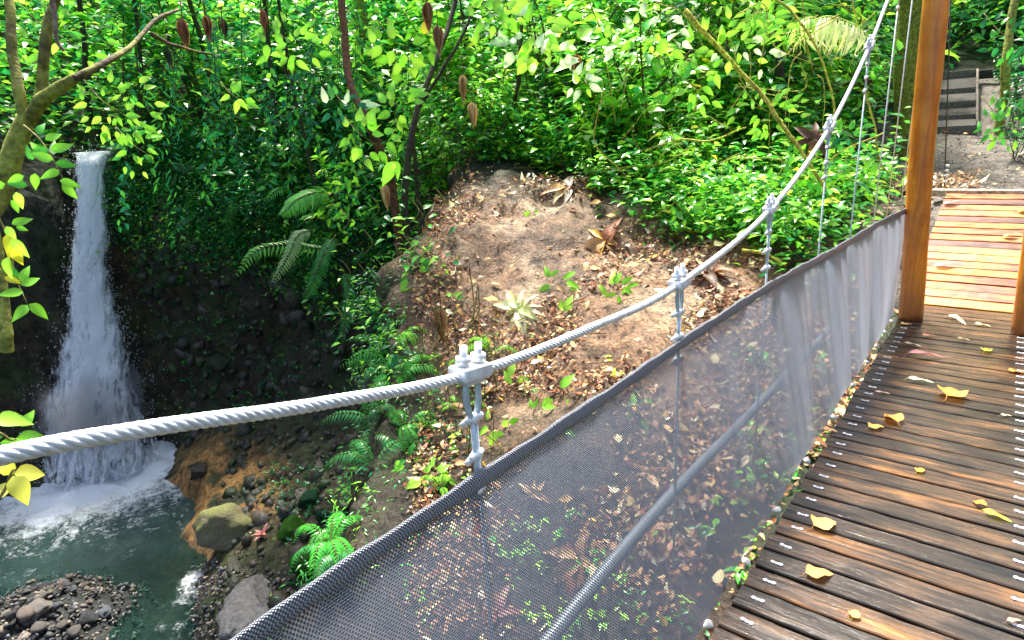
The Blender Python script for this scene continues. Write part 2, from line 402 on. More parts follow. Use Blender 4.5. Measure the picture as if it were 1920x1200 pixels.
gx = axis_pts(-18, 4, .085, -80, 80, 22); gy = axis_pts(-3, 16, .085, -60, 90, 22)
GX, GY = np.meshgrid(gx, gy, indexing='ij')
GZ, RD, BD = terrain_fn(GX, GY)
gxx = np.gradient(GZ, gx, axis=0); gyy = np.gradient(GZ, gy, axis=1)
slope = np.hypot(gxx, gyy)
V = np.stack([GX, GY, GZ], -1)
amp = np.clip(slope/3, 0, 1)[..., None]
nrm = np.stack([-gxx, -gyy, np.ones_like(gxx)], -1); nrm /= np.linalg.norm(nrm, axis=-1, keepdims=True)
V = V+nrm*amp*(.45*fbm(V*1.3+2, 5)[..., None]+.20*np.abs(fbm(V*3.2+8, 3))[..., None]+.08*fbm(V*6, 3)[..., None])
def hgt(x, y):
    i = np.clip(np.searchsorted(gx, x)-1, 0, len(gx)-2); j = np.clip(np.searchsorted(gy, y)-1, 0, len(gy)-2)
    fx = (x-gx[i])/(gx[i+1]-gx[i]); fy = (y-gy[j])/(gy[j+1]-gy[j])
    return (V[i, j, 2]*(1-fx)*(1-fy)+V[i+1, j, 2]*fx*(1-fy)+V[i, j+1, 2]*(1-fx)*fy+V[i+1, j+1, 2]*fx*fy)
def nrm_at(x, y):
    e = .12; a = (hgt(x+e, y)-hgt(x-e, y))/(2*e); b_ = (hgt(x, y+e)-hgt(x, y-e))/(2*e)
    n = np.stack([-a, -b_, np.ones_like(np.asarray(a, float))], -1); return n/np.linalg.norm(n, axis=-1, keepdims=True)
def hit(px, py, d0=2.0, d1=40):
    """where the line of sight through a photo pixel meets the ground"""
    d = ray(px, py); d = d/math.hypot(d[0], d[1]); t = np.arange(d0, d1, .04)
    z = hgt(t*d[0], t*d[1]); k = np.where(t*d[2] < z)[0]
    if len(k) == 0: return d*d1
    return d*t[k[0]]
# ground colours by place (what the ground is made of there, plus gully shade painted in)
col = np.zeros(GX.shape+(4,)); Pn = np.stack([GX, GY, V[..., 2]], -1)
nz = fbm(Pn*.7+33, 4); nz2 = fbm(Pn*2.3+50, 3)
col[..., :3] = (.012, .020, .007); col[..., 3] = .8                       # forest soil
def paint(mask, c, moss):
    mask = np.clip(mask, 0, 1)[..., None]; col[...] = col*(1-mask)+np.array([*c, moss])*mask
high = smooth((RD+.25)/.3)
spur = high*smooth((GY*-.0+8.9+nz*.8-np.hypot(GX, GY))/.9)*(GX < -.9+nz*.5)
paint(spur, (.38, .22, .12), .15)
paint(spur*smooth((nz2+.1)/.3)*.7, (.58, .42, .27), 0)
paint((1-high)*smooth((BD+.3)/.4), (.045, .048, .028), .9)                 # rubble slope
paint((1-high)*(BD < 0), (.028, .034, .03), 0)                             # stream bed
RHO_ = np.hypot(GX, GY)
near_bank = (1-high)*np.exp(-((GX+10.6)**2/3.4+(GY-4.1)**2/.55))*1.7
paint(near_bank*smooth((.45+nz2*1.2)/.3), (.56, .29, .09), .2)           # ochre clay bank
paint((1-high)*np.exp(-((GX+13.9)**2/.5+(GY-5.2)**2/.4))*1.4*smooth((nz2+.2)/.3), (.50, .22, .06), .1)
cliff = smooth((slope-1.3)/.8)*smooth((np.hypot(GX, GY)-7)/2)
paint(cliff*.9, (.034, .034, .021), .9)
flank = smooth((slope-.9)/.6)*smooth((7.9-np.hypot(GX, GY))/1.0)*(RD > -1.6)*(1-smooth((-1.7-V[..., 2])/.7))
paint(flank, (.30, .21, .13), .3)
paint(spur*smooth((fbm(Pn*1.6+120, 4)-.10)/.2)*.7, (.15, .075, .04), .2)
paint(np.clip((RHO_-3)/1, 0, 1)*smooth((-1.9-V[..., 2])/.8)*smooth((RD+1.9)/.3)*smooth((1.5-RD+nz)/.8)*(GX < -2.2), (.035, .024, .013), .6)  # brown soil of the lower flank, darkened further to paint the gully's shade
paint(spur*smooth((5.0+nz*.6-RHO_)/.7), (.06, .038, .024), .3)
pathm = np.exp(-((GX-.0)/1.15)**4)*smooth((GY-6.2)/.6)*smooth((15.5-GY)/1)
paint(pathm, (.20, .165, .135), 0)
ii = np.arange(len(gx)*len(gy)).reshape(len(gx), len(gy))
Q = np.stack([ii[:-1, :-1], ii[1:, :-1], ii[1:, 1:], ii[:-1, 1:]], -1).reshape(-1, 4)
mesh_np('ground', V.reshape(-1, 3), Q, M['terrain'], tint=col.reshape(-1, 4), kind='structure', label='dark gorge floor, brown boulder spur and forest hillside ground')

# ---------------------------------------------------------------- suspension bridge
ZD = -1.5
PITCH = .116
bridge = empty('suspension_bridge', (0, 5.9, ZD), label='narrow plank suspension bridge deck of dark wet boards with paired screws at each edge', cat='footbridge')
def keep(o, p):
    o.parent = p; o.matrix_parent_inverse = Matrix.Translation(-Vector(p.location)) if p.rotation_euler == p.rotation_euler.__class__((0, 0, 0)) else p.matrix_world.inverted(); return o
def plank_mesh(name, L, W, T, mat, seed):
    r = random.Random(seed)
    bm = bmesh.new(); n = 14; rows = []
    prof = [(-W/2, -T), (-W/2, -.004), (-W/2+.004, 0), (W/2-.004, 0), (W/2, -.004), (W/2, -T)]
    off = [r.uniform(-1, 1)*.0018 for _ in range(n+1)]; offz = [r.uniform(-1, 1)*.0012 for _ in range(n+1)]
    for k in range(n+1):
        x = -L/2+L*k/n
        rows.append([bm.verts.new((x, y+off[k]*(1 if y > 0 else -.7), z+offz[k])) for y, z in prof])
    for a, b_ in zip(rows[:-1], rows[1:]):
        for i in range(6):
            j = (i+1) % 6; bm.faces.new((a[i], b_[i], b_[j], a[j]))
    bm.faces.new(rows[0]); bm.faces.new(rows[-1][::-1])
    bmesh.ops.recalc_face_normals(bm, faces=bm.faces)
    me = bpy.data.meshes.new(name); bm.to_mesh(me); bm.free(); me.materials.append(mat); return me
XL, XR = -.525, .275
plank_meshes = [plank_mesh('deck_plank', XR-XL, PITCH-.013, .035, M['deck'], k) for k in range(6)]
def screw_pair_mesh():
    b = MB()
    for dx in (-.0135, .0135):
        bm = bmesh.new(); bmesh.ops.create_cone(bm, cap_ends=True, segments=12, radius1=.009, radius2=.0075, depth=.004)
        bmesh.ops.bevel(bm, geom=[e for e in bm.edges if all(v.co.z > 0 for v in e.verts)], offset=.0012, segments=1, affect='EDGES')
        b.bm(bm, Matrix.Translation((dx, 0, .003)), (.62, .63, .65))
    b.box((0, 0, .0012), (.022, .012, .0024), col=(.6, .6, .62))
    o = b.build('screw_pair', M['steel'], smooth_=False); me = o.data; bpy.data.objects.remove(o); return me
screw_me = screw_pair_mesh()
yy = -.55; k = 0
planks = []
while yy < 5.86:
    me = plank_meshes[random.randrange(6)]
    o = bpy.data.objects.new('deck_plank', me); C.objects.link(o); o.parent = bridge
    o.location = (.5*(XL+XR)+random.uniform(-.006, .006), yy-5.9, random.uniform(-.002, .002)); o.rotation_euler = (random.uniform(-.008, .008), 0, random.uniform(-.004, .004)+(math.pi if random.random() < .5 else 0))
    flip = abs(o.rotation_euler.z) > 1
    for sx in (-.46, .21):
        s = bpy.data.objects.new('screw_pair', screw_me); C.objects.link(s); s.parent = o
        lx = sx-o.location.x+random.uniform(-.004, .004); ly = random.uniform(-.012, .012)
        s.location = (-lx if flip else lx, ly, .0); s.rotation_euler = (0, 0, random.uniform(-.12, .12))
    yy += PITCH; k += 1
YH = [-.1, .83, 1.83, 2.76, 3.72, 4.6, 5.5]
for y in YH[:-1]:
    b = MB(); b.box((-.12, y-5.9, -.085), (.80, .09, .095), bev=.006, col=(.05, .035, .025)); b.build('cross_beam', M['bark'], bridge, smooth_=False)
for x in (-.36, .11):
    b = MB(); b.box((x, 2.6-5.9, -.085-.09), (.07, 6.3, .08), bev=.005, col=(.04, .03, .022)); b.build('bearer', M['bark'], bridge, smooth_=False)
# lower structural cable just outside the deck
b = MB(); P = np.array([(-.80+.0*t, y-5.9, z+.03*math.sin(y)) for t, (y, z) in enumerate(zip(np.linspace(-.6, 6.0, 60), np.linspace(.17, .2, 60)))])
P[:, 2] = np.interp(P[:, 1]+5.9, [-.6, 1.1, 1.56, 3, 6], [.12, .19, .24, .20, .12]); P = smooth_path(P[::10], 80)
b.tube(P, .021, 14, (.15, .18, .22)); b.build('side_pipe', M['steel'], bridge, label='blue grey pipe running behind the netting beside the deck')
for i, y in enumerate([1.24, 1.59, 1.95, 2.33, 2.8, 3.34, 3.85, 4.28, 4.64, 5.0, 5.3]):
    b = MB(); bm = bmesh.new(); bmesh.ops.create_icosphere(bm, subdivisions=3, radius=.016)
    for v in bm.verts: v.co = Vector((v.co.x*1.15, v.co.y*1.0, v.co.z*.8))*(1+.12*math.sin(v.co.x*300+i)+.1*math.cos(v.co.y*260))
    b.bm(bm, Matrix(), (.72, .70, .64)); b.tube([(0, 0, 0), (.0, .012, -.02), (.01, .02, -.05)], .005, 6, (.6, .58, .5))
    o = b.build('lashing_knot', M['dry_leaf'], bridge); o.location = (-.556, y-5.9, -.004); o.rotation_euler = (0, 0, i*1.3)

# support cable: six strands round a core
KX = -.78
cp = [(-.0, -.9, -.15)]+[(0, -.35, -.22)]
cab_yz = [(-.6, -.20), (-.2, -.245)]+[tuple(onx(*p, KX)[1:]) for p in [(0, 855), (300, 800), (600, 757), (880, 702), (1100, 618), (1275, 532), (1445, 392), (1555, 240), (1627, 95), (1665, 0)]]
cab_yz += [(5.5, .98), (6.4, 1.75), (7.3, 2.6)]
ck = smooth_path([(KX, a, b_) for a, b_ in cab_yz], 400)
seg = np.r_[0, np.cumsum(np.linalg.norm(np.diff(ck, axis=0), axis=1))]
ns = int(seg[-1]/.006); ck = np.stack([np.interp(np.linspace(0, seg[-1], ns), seg, ck[:, k]) for k in range(3)], 1)
def cable_z(y): return float(np.interp(y, ck[:, 1], ck[:, 2]))
cable = empty('support_cable', (KX, 7.3, 2.6), label='white galvanised twisted steel cable sagging across the view above the netting', cat='cable')
CR = .0105
b = MB(); T = np.gradient(ck, axis=0); T /= np.linalg.norm(T, axis=1)[:, None]
Nn = np.cross(T, [1., 0, 0]); Nn /= np.linalg.norm(Nn, axis=1)[:, None]; Bn = np.cross(T, Nn)
L = np.linspace(0, seg[-1], ns)
for s in range(6):
    a = L*2*math.pi/.078+s*math.pi/3
    b.tube(ck+CR*.66*(np.cos(a)[:, None]*Nn+np.sin(a)[:, None]*Bn)-np.array(cable.location), CR*.40, 7, (.80, .82, .84), cap=False)
b.build('wire_strands', M['steel'], cable)
def clamp(y, parent, scale=1.6):
    """cable clip: saddle, two studs with nuts, thimble loop below and two wire clips on the hanger"""
    z = cable_z(y); z2 = cable_z(y+.02); ang = math.atan2(z2-cable_z(y-.02), .04)
    o = empty('cable_clamp', Vector((KX, y, z))-Vector(parent.location)); o.parent = parent; o.rotation_euler = (ang, 0, 0)
    c = (.86, .87, .88); s = scale
    b = MB(); b.box((0, 0, .006), (.030*s, .050*s, .017*s), bev=.004, col=c); b.box((0, 0, -.0065), (.022*s, .034*s, .014*s), bev=.005, col=c)
    b.build('saddle', M['steel'], o)
    for sy in (-.0135, .0135):
        for sx in (0,):
            b = MB(); b.tube([(sx, sy*s, .0), (sx, sy*s, .038*s)], .0046*s, 10, c)
            bm = bmesh.new(); bmesh.ops.create_cone(bm, cap_ends=True, segments=6, radius1=.0098*s, radius2=.0098*s, depth=.010*s)
            b.bm(bm, Matrix.Translation((sx, sy*s, .0195*s)), c)
            b.build('stud_and_nut', M['steel'], o, smooth_=False)
    # thimble loop hanging plumb under the cable
    b = MB(); t = np.linspace(0, 1, 24)
    lp = []
    for q in t:
        a = q*2*math.pi; wv = .0135*s*math.sin(a); zz = -.003-.030*s*(1-math.cos(a)); wv *= (1-.35*(1-math.cos(a))/2)
        lp.append((0, wv, zz))
    lp = np.array(lp); ca, sa = math.cos(-ang), math.sin(-ang)
    lp = np.stack([lp[:, 0], lp[:, 1]*ca-lp[:, 2]*sa, lp[:, 1]*sa+lp[:, 2]*ca], 1)
    b.tube(lp, .0042*s, 8, (.52, .62, .66)); b.build('thimble_loop', M['steel'], o)
    return z
wire_parts = []
for i, y in enumerate(YH):
    z = clamp(y, cable)
    zb = ZD-.05
    # hanger: doubled rope then single wire
    b = MB(); base = np.array(cable.location)
    Pw = np.array([(KX, y, z-.055), (KX+.001, y, z-.12), (KX, y, -.9), (KX, y, zb)])-base
    zt = z-.088
    b.tube([(KX-base[0], y-.005-base[1], zt-base[2]), (KX-base[0], y-.004-base[1], zt-.19-base[2])], .0052, 7, (.62, .72, .76))
    b.tube([(KX-base[0], y+.004-base[1], zt-base[2]), (KX-base[0], y+.003-base[1], zb-base[2])], .0046, 7, (.62, .70, .74))
    b.build('hanger_wire', M['steel'], cable)
    for dz in (.006, .088, .165):
        c = (.86, .87, .87)
        b = MB(); bm = bmesh.new(); bmesh.ops.create_icosphere(bm, subdivisions=3, radius=.0155)
        for v in bm.verts: v.co = Vector((v.co.x*.75, v.co.y*1.35, v.co.z*.72))*(1+.13*math.sin(v.co.y*420+i*2+dz*60))
        b.bm(bm, Matrix.Translation((0, .0, 0)), c)
        for q in (-1, 1): b.tube([(.002, q*.009, 0), (-.004, q*.009-.008, -.005), (-.008, q*.009-.019, -.012)], [.0078, .0074, .006], 8, c)
        o = b.build('wire_clip', M['steel'], cable); o.location = Vector((KX, y, zt-dz))-Vector(cable.location); o.rotation_euler = (0, 0, .3*math.sin(i*5+dz*90))
# hangers further up the cable, coming down behind the post
for y, x in ((6.15, KX), (7.0, KX)):
    b = MB(); z = float(np.interp(y, ck[:, 1], ck[:, 2])); base = np.array(cable.location)
    b.tube(np.array([(x, y, z), (x, y, -1.35)])-base, .0045, 7, (.80, .83, .85)); b.build('hanger_wire', M['steel'], cable)

# ---------------------------------------------------------------- netting
ny, nv = 520, 60
def net_top(y): return np.interp(y, [-.8, 1.9, 3.1, 4.4, 5.46], [-.775, -.775, -.725, -.645, -.565])
def netx(y, t):
    """t 0 top .. 1 bottom"""
    fold = smooth((y-1.2)/2.6)
    xt = net_top(y); xb = -.562
    x = xt+(xb-xt)*t**1.1
    # vertical folds, deeper where the net is bunched towards the post
    f = .020*np.sin(y*9+.9*np.sin(y*3.1)+t*1.6)+.011*np.sin(y*23+2*t+2*np.sin(y*5))+.010*np.abs(np.sin(y*15.5+1.2*np.sin(y*2.3)-t))+.005*np.sin(y*51+3*t)
    x = x+f*fold*(np.sin(np.clip(t, 0, 1)*math.pi)**.6)*.85
    x = x+.010*np.sin(y*4.2+t*2)*(1-fold)*np.sin(t*math.pi)-.02*np.sin(t*math.pi)*(1-fold)
    return x
ys = np.linspace(-.75, 5.44, ny); ts = np.linspace(0, 1, nv)
Yg, Tg = np.meshgrid(ys, ts, indexing='ij')
Xg = netx(Yg, Tg)
ztop = -.662+.006*np.sin(Yg*3); zbot = ZD+.018+.012*np.sin(Yg*7.5)
Zg = ztop+(zbot-ztop)*Tg
Yg2 = Yg+.03*(Tg-.5)*np.sin(Yg*2)
NV = np.stack([Xg, Yg2, Zg], -1)
du = np.r_[0, np.cumsum(np.linalg.norm(np.diff(NV[:, nv//2], axis=0), axis=1))]
UV = np.stack([np.broadcast_to(du[:, None], Xg.shape), Tg*.86], -1)
net = empty('safety_netting', (-.56, 5.4, ZD), label='black mesh safety netting stretched along the left edge of the bridge up to the post', cat='netting')
ii = np.arange(ny*nv).reshape(ny, nv)
Qn = np.stack([ii[:-1, :-1], ii[1:, :-1], ii[1:, 1:], ii[:-1, 1:]], -1).reshape(-1, 4)
nb = np.array(net.location)
mesh_np('mesh_panel', NV.reshape(-1, 3)-nb, Qn, M['net'], net, uv=UV.reshape(-1, 2), tint=np.repeat((smooth((Yg-1.2)/2.4)*(.65+.35*np.sin(Yg*9+.9*np.sin(Yg*3.1)+Tg*1.6))).reshape(-1, 1), 3, 1))  # tint: denser and painted lighter towards the post, varied along the folds
# folded top hem: soft flattened roll
nh = 26; ysh = np.linspace(-.75, 5.45, 620)
HV = []; HU = []
for kk, y in enumerate(ysh):
    cx = float(net_top(y))+.003; cz = -.662+.006*math.sin(y*3)
    lump = 1+.10*math.sin(y*17)+.06*math.sin(y*41)
    for q in range(nh):
        a = q*2*math.pi/(nh-1)
        HV.append((cx+.008*lump*math.cos(a)+.004*math.sin(a), y, cz-.014+.023*lump*math.sin(a))); HU.append((y, a*.0145))
HV = np.array(HV)-nb; ii = np.arange(len(HV)).reshape(len(ysh), nh)
Qh = np.stack([ii[:-1, :-1], ii[1:, :-1], ii[1:, 1:], ii[:-1, 1:]], -1).reshape(-1, 4)
mesh_np('top_hem', HV, Qh, M['hem'], net, uv=np.array(HU))

# ---------------------------------------------------------------- posts
def post(x, y, r, lean, top, label, seed):
    b = MB(); zs = np.linspace(0, top, 60)
    P = np.array([(lean*z+.006*math.sin(z*3+seed), .004*math.cos(z*2.3+seed), z) for z in zs])
    rr = r*(1.03-.035*zs/top)*(1+.012*np.sin(zs*7+seed)+.01*np.sin(zs*19))
    b.tube(P, rr, 40, (1, 1, 1)); o = b.build('wooden_post', M['post'], label=label, cat='post'); o.location = (x, y, ZD); return o
post(-.452, 5.40, .078, -.045, 3.4, 'orange varnished round log post at the end of the netting, left of the ramp', 1)
post(.24, 5.36, .078, -.055, 3.4, 'orange varnished round log post at the right edge of the picture beside the ramp', 5)

# ---------------------------------------------------------------- ramp
ry0, rz0, ry1, rz1 = 5.93, -1.50, 7.86, -.80
rl = math.hypot(ry1-ry0, rz1-rz0); ra = math.atan2(rz1-rz0, ry1-ry0)
rampo = empty('wooden_ramp', (0, ry0, rz0), (ra, 0, 0), label='sloping ramp of wet reddish boards rising from the bridge to the gravel path', cat='ramp')
nr = 17; rp = rl/nr
rm = [plank_mesh('ramp_plank', .92, rp-.012, .035, M['ramp'], 50+k) for k in range(5)]
for i in range(nr):
    o = bpy.data.objects.new('ramp_plank', rm[i % 5]); C.objects.link(o); o.parent = rampo
    o.location = (-.08+.06*i/nr+random.uniform(-.008, .008), rp*(i+.5), random.uniform(-.003, .003)); o.rotation_euler = (random.uniform(-.05, .05), 0, random.uniform(-.008, .008)+(math.pi if i % 2 else 0))
for x in (-.36, .26):
    b = MB(); b.box((x, rl/2, -.10), (.07, rl, .12), bev=.005, col=(.16, .10, .05)); b.build('side_beam', M['bark'], rampo, smooth_=False)
b = MB(); b.box((-.02, 7.93, -.80), (1.2, .11, .07), bev=.012, col=(.46, .38, .28)); b.build('sill_beam', M['bark'], smooth_=True, label='pale timber beam lying across the top of the ramp', cat='beam')

# ---------------------------------------------------------------- water
FALLB = np.array([-13.75, 3.45])
def mat_water():
    m, nt, b = new_mat('stream_water')
    vec = coords(nt)
    fo = attr(nt)
    n1 = noise(nt, vec, 2.6, 8, .72, .8); n2 = noise(nt, vec, 11, 6, .7, 1.2)
    nn_ = math_(nt, 'ADD', math_(nt, 'MULTIPLY', n1, .55), math_(nt, 'MULTIPLY', n2, .45))
    s = nt.nodes.new('ShaderNodeSeparateColor'); nt.links.new(fo, s.inputs[0])
    f = math_(nt, 'SUBTRACT', math_(nt, 'ADD', math_(nt, 'MULTIPLY', s.outputs[0], .62), math_(nt, 'ADD', .5, math_(nt, 'MULTIPLY', math_(nt, 'SUBTRACT', nn_, .5), 1.5))), .80)
    foam = ramp(nt, [(.0, 0), (.10, .35), (.26, 1)], f).outputs[0]
    c = mixc(nt, foam, (.010, .050, .042), (.88, .93, .96))
    nt.links.new(c, b.inputs['Base Color'])
    rr = ramp(nt, [(0, .1), (1, .7)], foam).outputs[0]; nt.links.new(rr, b.inputs['Roughness'])
    # clear water lets the bed show where it is shallow
    tr = nt.nodes.new('ShaderNodeBsdfTransparent'); tr.inputs[0].default_value = (.50, .74, .66, 1)
    mx = nt.nodes.new('ShaderNodeMixShader')
    k = math_(nt, 'MULTIPLY', s.outputs[1], math_(nt, 'SUBTRACT', 1., foam)); nt.links.new(k, mx.inputs[0])
    nt.links.new(b.outputs[0], mx.inputs[1]); nt.links.new(tr.outputs[0], mx.inputs[2])
    bump(nt, b, nn_, .05, .7, bump(nt, None, n1, .12, .6))
    nt.links.new(mx.outputs[0], nt.nodes['Material Output'].inputs['Surface'])
    return m
M['water'] = mat_water()
wx = np.arange(-19, 9, .07); wy = np.arange(-13, 7.5, .07)
WX, WY = np.meshgrid(wx, wy, indexing='ij')
dF = np.hypot(WX-FALLB[0], (WY-FALLB[1]))
sag = 0
WZ = -6.0-.03*np.clip(WX+13, 0, 20)+(.15*np.exp(-dF/1.6)+.05)*fbm(np.stack([WX*2.6, WY*2.6, 0*WX], -1), 5, .6)*1.6
riff = np.exp(-(((WX+8.15)*.6+(WY-2.55)*.8+.25*fbm(np.stack([WX*1.5, WY*1.5, 0*WX], -1), 3))**2/.16))*(1+1.5*fbm(np.stack([WX*4, WY*4, 0*WX+5], -1), 3))*smooth((WX+9.4)/.5)*smooth((-5.5-WX)/1.0)
foamv = np.clip(1.15*np.exp(-(np.clip(dF-.6, 0, 9)/1.15)**1.2)+.50*np.exp(-dF/5)+.30*riff, 0, 1.5)
shallow = smooth((dF-2.6)/2.2)*.8
ii = np.arange(WX.size).reshape(WX.shape); Qw = np.stack([ii[:-1, :-1], ii[1:, :-1], ii[1:, 1:], ii[:-1, 1:]], -1).reshape(-1, 4)
mesh_np('stream', np.stack([WX, WY, WZ], -1).reshape(-1, 3), Qw, M['water'], tint=np.stack([foamv, shallow, 0*shallow], -1).reshape(-1, 3), kind='structure', label='dark green stream pool with white foam below the waterfall')

def mat_fall():
    m, nt, b = new_mat('falling_water')
    uv = nt.nodes.new('ShaderNodeUVMap'); mp = nt.nodes.new('ShaderNodeMapping'); nt.links.new(uv.outputs[0], mp.inputs[0]); mp.inputs['Scale'].default_value = (5.5, .9, 1)
    n1 = noise(nt, mp.outputs[0], 1.6, 8, .62, .5)
    mp2 = nt.nodes.new('ShaderNodeMapping'); nt.links.new(uv.outputs[0], mp2.inputs[0]); mp2.inputs['Scale'].default_value = (6, 2.6, 1)
    n2 = noise(nt, mp2.outputs[0], 1.5, 6, .65, .8)
    at = nt.nodes.new('ShaderNodeSeparateColor'); nt.links.new(attr(nt), at.inputs[0])
    d = math_(nt, 'ADD', at.outputs[0], math_(nt, 'MULTIPLY', math_(nt, 'SUBTRACT', math_(nt, 'ADD', math_(nt, 'MULTIPLY', n1, .55), math_(nt, 'MULTIPLY', n2, .45)), .5), 3.6))
    al = ramp(nt, [(.12, 0), (.5, 1)], d).outputs[0]
    b.inputs['Base Color'].default_value = (.93, .96, 1, 1); b.inputs['Roughness'].default_value = .6; b.inputs['Specular IOR Level'].default_value = .2
    tl = nt.nodes.new('ShaderNodeBsdfTranslucent'); tl.inputs[0].default_value = (.88, .93, 1, 1)
    m1 = nt.nodes.new('ShaderNodeMixShader'); m1.inputs[0].default_value = .45; nt.links.new(b.outputs[0], m1.inputs[1]); nt.links.new(tl.outputs[0], m1.inputs[2])
    tr = nt.nodes.new('ShaderNodeBsdfTransparent'); m2 = nt.nodes.new('ShaderNodeMixShader'); nt.links.new(al, m2.inputs[0])
    nt.links.new(tr.outputs[0], m2.inputs[1]); nt.links.new(m1.outputs[0], m2.inputs[2])
    nt.links.new(m2.outputs[0], nt.nodes['Material Output'].inputs['Surface'])
    bump(nt, b, n2, .08, .6)
    return m
M['fall'] = mat_fall()
fk = [(180, 284, 15.9), (172, 296, 15.35), (171, 330, 15.15), (170, 400, 14.95), (166, 500, 14.8), (172, 580, 14.65), (174, 650, 14.5), (172, 740, 14.35), (180, 820, 14.2), (185, 880, 14.1)]
fp = smooth_path([atd(*q) for q in fk], 160)
fwid = np.interp(np.linspace(0, 9, 160), range(10), [.75, .50, .44, .48, .56, .70, .98, 1.4, 1.65, 1.8])
fz = np.interp(np.linspace(0, 9, 160), range(10), [.4, .6, .62, .62, .62, .6, .6, .58, .45, .15])
falls = []
fs = np.r_[0, np.cumsum(np.linalg.norm(np.diff(fp, axis=0), axis=1))]
across = np.array([.32, .95, 0.]); across /= np.linalg.norm(across); outw = np.array([.95, -.32, 0])
b = MB(); UVs = []; nu = 25
for layer in range(5):
    u = np.linspace(-1, 1, nu); k_ = (layer-2)/2
    Vv = []; cc = []
    for q in range(160):
        wq = fwid[q]*(1-.08*abs(k_))*.62
        wob = .10*fwid[q]*fbm(np.array([[q*.05, layer*3., 0]]), 3)[0]
        depth = outw*(fwid[q]*.30*(k_+.9*(1-u[:, None]**2)*.5))
        rough_ = .07*fwid[q]*fbm(np.stack([u*2+layer*7, np.full(nu, fs[q]*2.2), np.full(nu, layer*5.)], -1), 3)
        Vv.append(fp[q]+across*(u[:, None]*wq+wob)+depth+outw*rough_[:, None]); cc.append(np.stack([fz[q]*(1.15-1.45*np.abs(u)**2.2), 0*u, 0*u], -1))
        UVs.append(np.stack([u*wq+layer*3.1, np.full(nu, fs[q]*.9+layer*2.3)], -1))
    ii = np.arange(160*nu).reshape(160, nu)
    b.add(np.concatenate(Vv), np.stack([ii[:-1, :-1], ii[1:, :-1], ii[1:, 1:], ii[:-1, 1:]], -1).reshape(-1, 4), col=np.concatenate(cc))
Vf, Qf, Tf, Cf = b.arrays()
mesh_np('waterfall', Vf, [Qf], M['fall'], tint=Cf, uv=np.concatenate(UVs), kind='structure', label='narrow white waterfall dropping over the dark rock lip into the pool')
# spray: thousands of drops thrown round the foot of the fall
m_, nt_, b_ = new_mat('spray_drops'); b_.inputs['Base Color'].default_value = (.9, .95, 1, 1); b_.inputs['Roughness'].default_value = .4; M['drop'] = m_
n = 16000; q = (rng.random(n)**.45*158).astype(int); r_ = np.abs(rng.normal(0, .55, n))*fwid[q]*.62
sgn = rng.choice([-1, 1], n)
pos = fp[q]+across*(sgn*r_)[:, None]+outw*(rng.normal(0, .25, n)*fwid[q])[:, None]+np.array([0, 0, 1])*rng.normal(0, .12, n)[:, None]
pos[:, 2] = np.maximum(pos[:, 2], -5.98)
tet = np.array([(1, 1, 1), (1, -1, -1), (-1, 1, -1), (-1, -1, 1)])*.58
sz = rng.uniform(.003, .010, n)
Vd = (pos[:, None]+tet[None]*sz[:, None, None]*np.array([1, 1, 1.8])).reshape(-1, 3)
Td = (np.arange(n)[:, None, None]*4+np.array([(0, 1, 2), (0, 3, 1), (0, 2, 3), (1, 3, 2)])[None]).reshape(-1, 3)
mesh_np('spray', Vd, [Td], M['drop'], kind='stuff', label='fine white spray drops around the foot of the waterfall', cat='spray')
# mist
m_, nt_, b_ = new_mat('mist'); nt_.nodes.remove(b_)
pv = nt_.nodes.new('ShaderNodeVolumePrincipled'); pv.inputs['Color'].default_value = (.93, .96, 1, 1); pv.inputs['Anisotropy'].default_value = .2
tc = nt_.nodes.new('ShaderNodeTexCoord'); ln = nt_.nodes.new('ShaderNodeVectorMath'); ln.operation = 'LENGTH'; nt_.links.new(tc.outputs['Object'], ln.inputs[0])
nz_ = noise(nt_, tc.outputs['Object'], 2.2, 4, .6)
de = math_(nt_, 'SUBTRACT', math_(nt_, 'ADD', math_(nt_, 'SUBTRACT', 1., ln.outputs['Value']), math_(nt_, 'MULTIPLY', nz_, 1.5)), 1.0)
de = math_(nt_, 'MULTIPLY', math_(nt_, 'MAXIMUM', de, 0.), 5.5)
nt_.links.new(de, pv.inputs['Density']); nt_.links.new(pv.outputs[0], nt_.nodes['Material Output'].inputs['Volume'])
bm = bmesh.new(); bmesh.ops.create_icosphere(bm, subdivisions=3, radius=1); me = bpy.data.meshes.new('mist'); bm.to_mesh(me); bm.free(); me.materials.append(m_)
mist = bpy.data.objects.new('mist', me); C.objects.link(mist); mist.location = tuple(fp[130]+np.array([.25, -.1, -.1])); mist.scale = (1.1, 1.25, 1.6)
tag(mist, 'pale mist hanging round the foot of the waterfall', 'mist', kind='stuff')
sc.cycles.volume_step_rate = 2; sc.cycles.volume_max_steps = 64

# ---------------------------------------------------------------- foliage building blocks
def arch_leaf(n=4, wd=.42, fold=.25, droop=.35, tipw=1.5, sub=1.0, wave=0):
    """leaf of unit length along +Y; returns V, Q, shade"""
    V = []; Q = []; sh = []
    for k in range(n+1):
        t = k/n; ww = wd*.56*(math.sin(math.pi*min(1, t**.72))**.9)*(1-t*.25) if 0 < k < n else .004
        z = -droop*t*t
        V += [(-ww, t*(1-.15*droop), z+fold*ww+wave*math.sin(t*9)*ww), (0, t*(1-.15*droop), z), (ww, t*(1-.15*droop), z+fold*ww-wave*math.sin(t*9)*ww)]
        sh += [1, 1.25, 1]
    for k in range(n):
        a = k*3; Q += [(a, a+1, a+4, a+3), (a+1, a+2, a+5, a+4)]
    return np.array(V), np.array(Q), np.array(sh)
LEAF = {2: arch_leaf(2, .45), 3: arch_leaf(3, .46), 5: arch_leaf(6, .44, .22, .35), 'narrow': arch_leaf(3, .2, .2, .5), 'wide': arch_leaf(6, .54, .25, .4)}
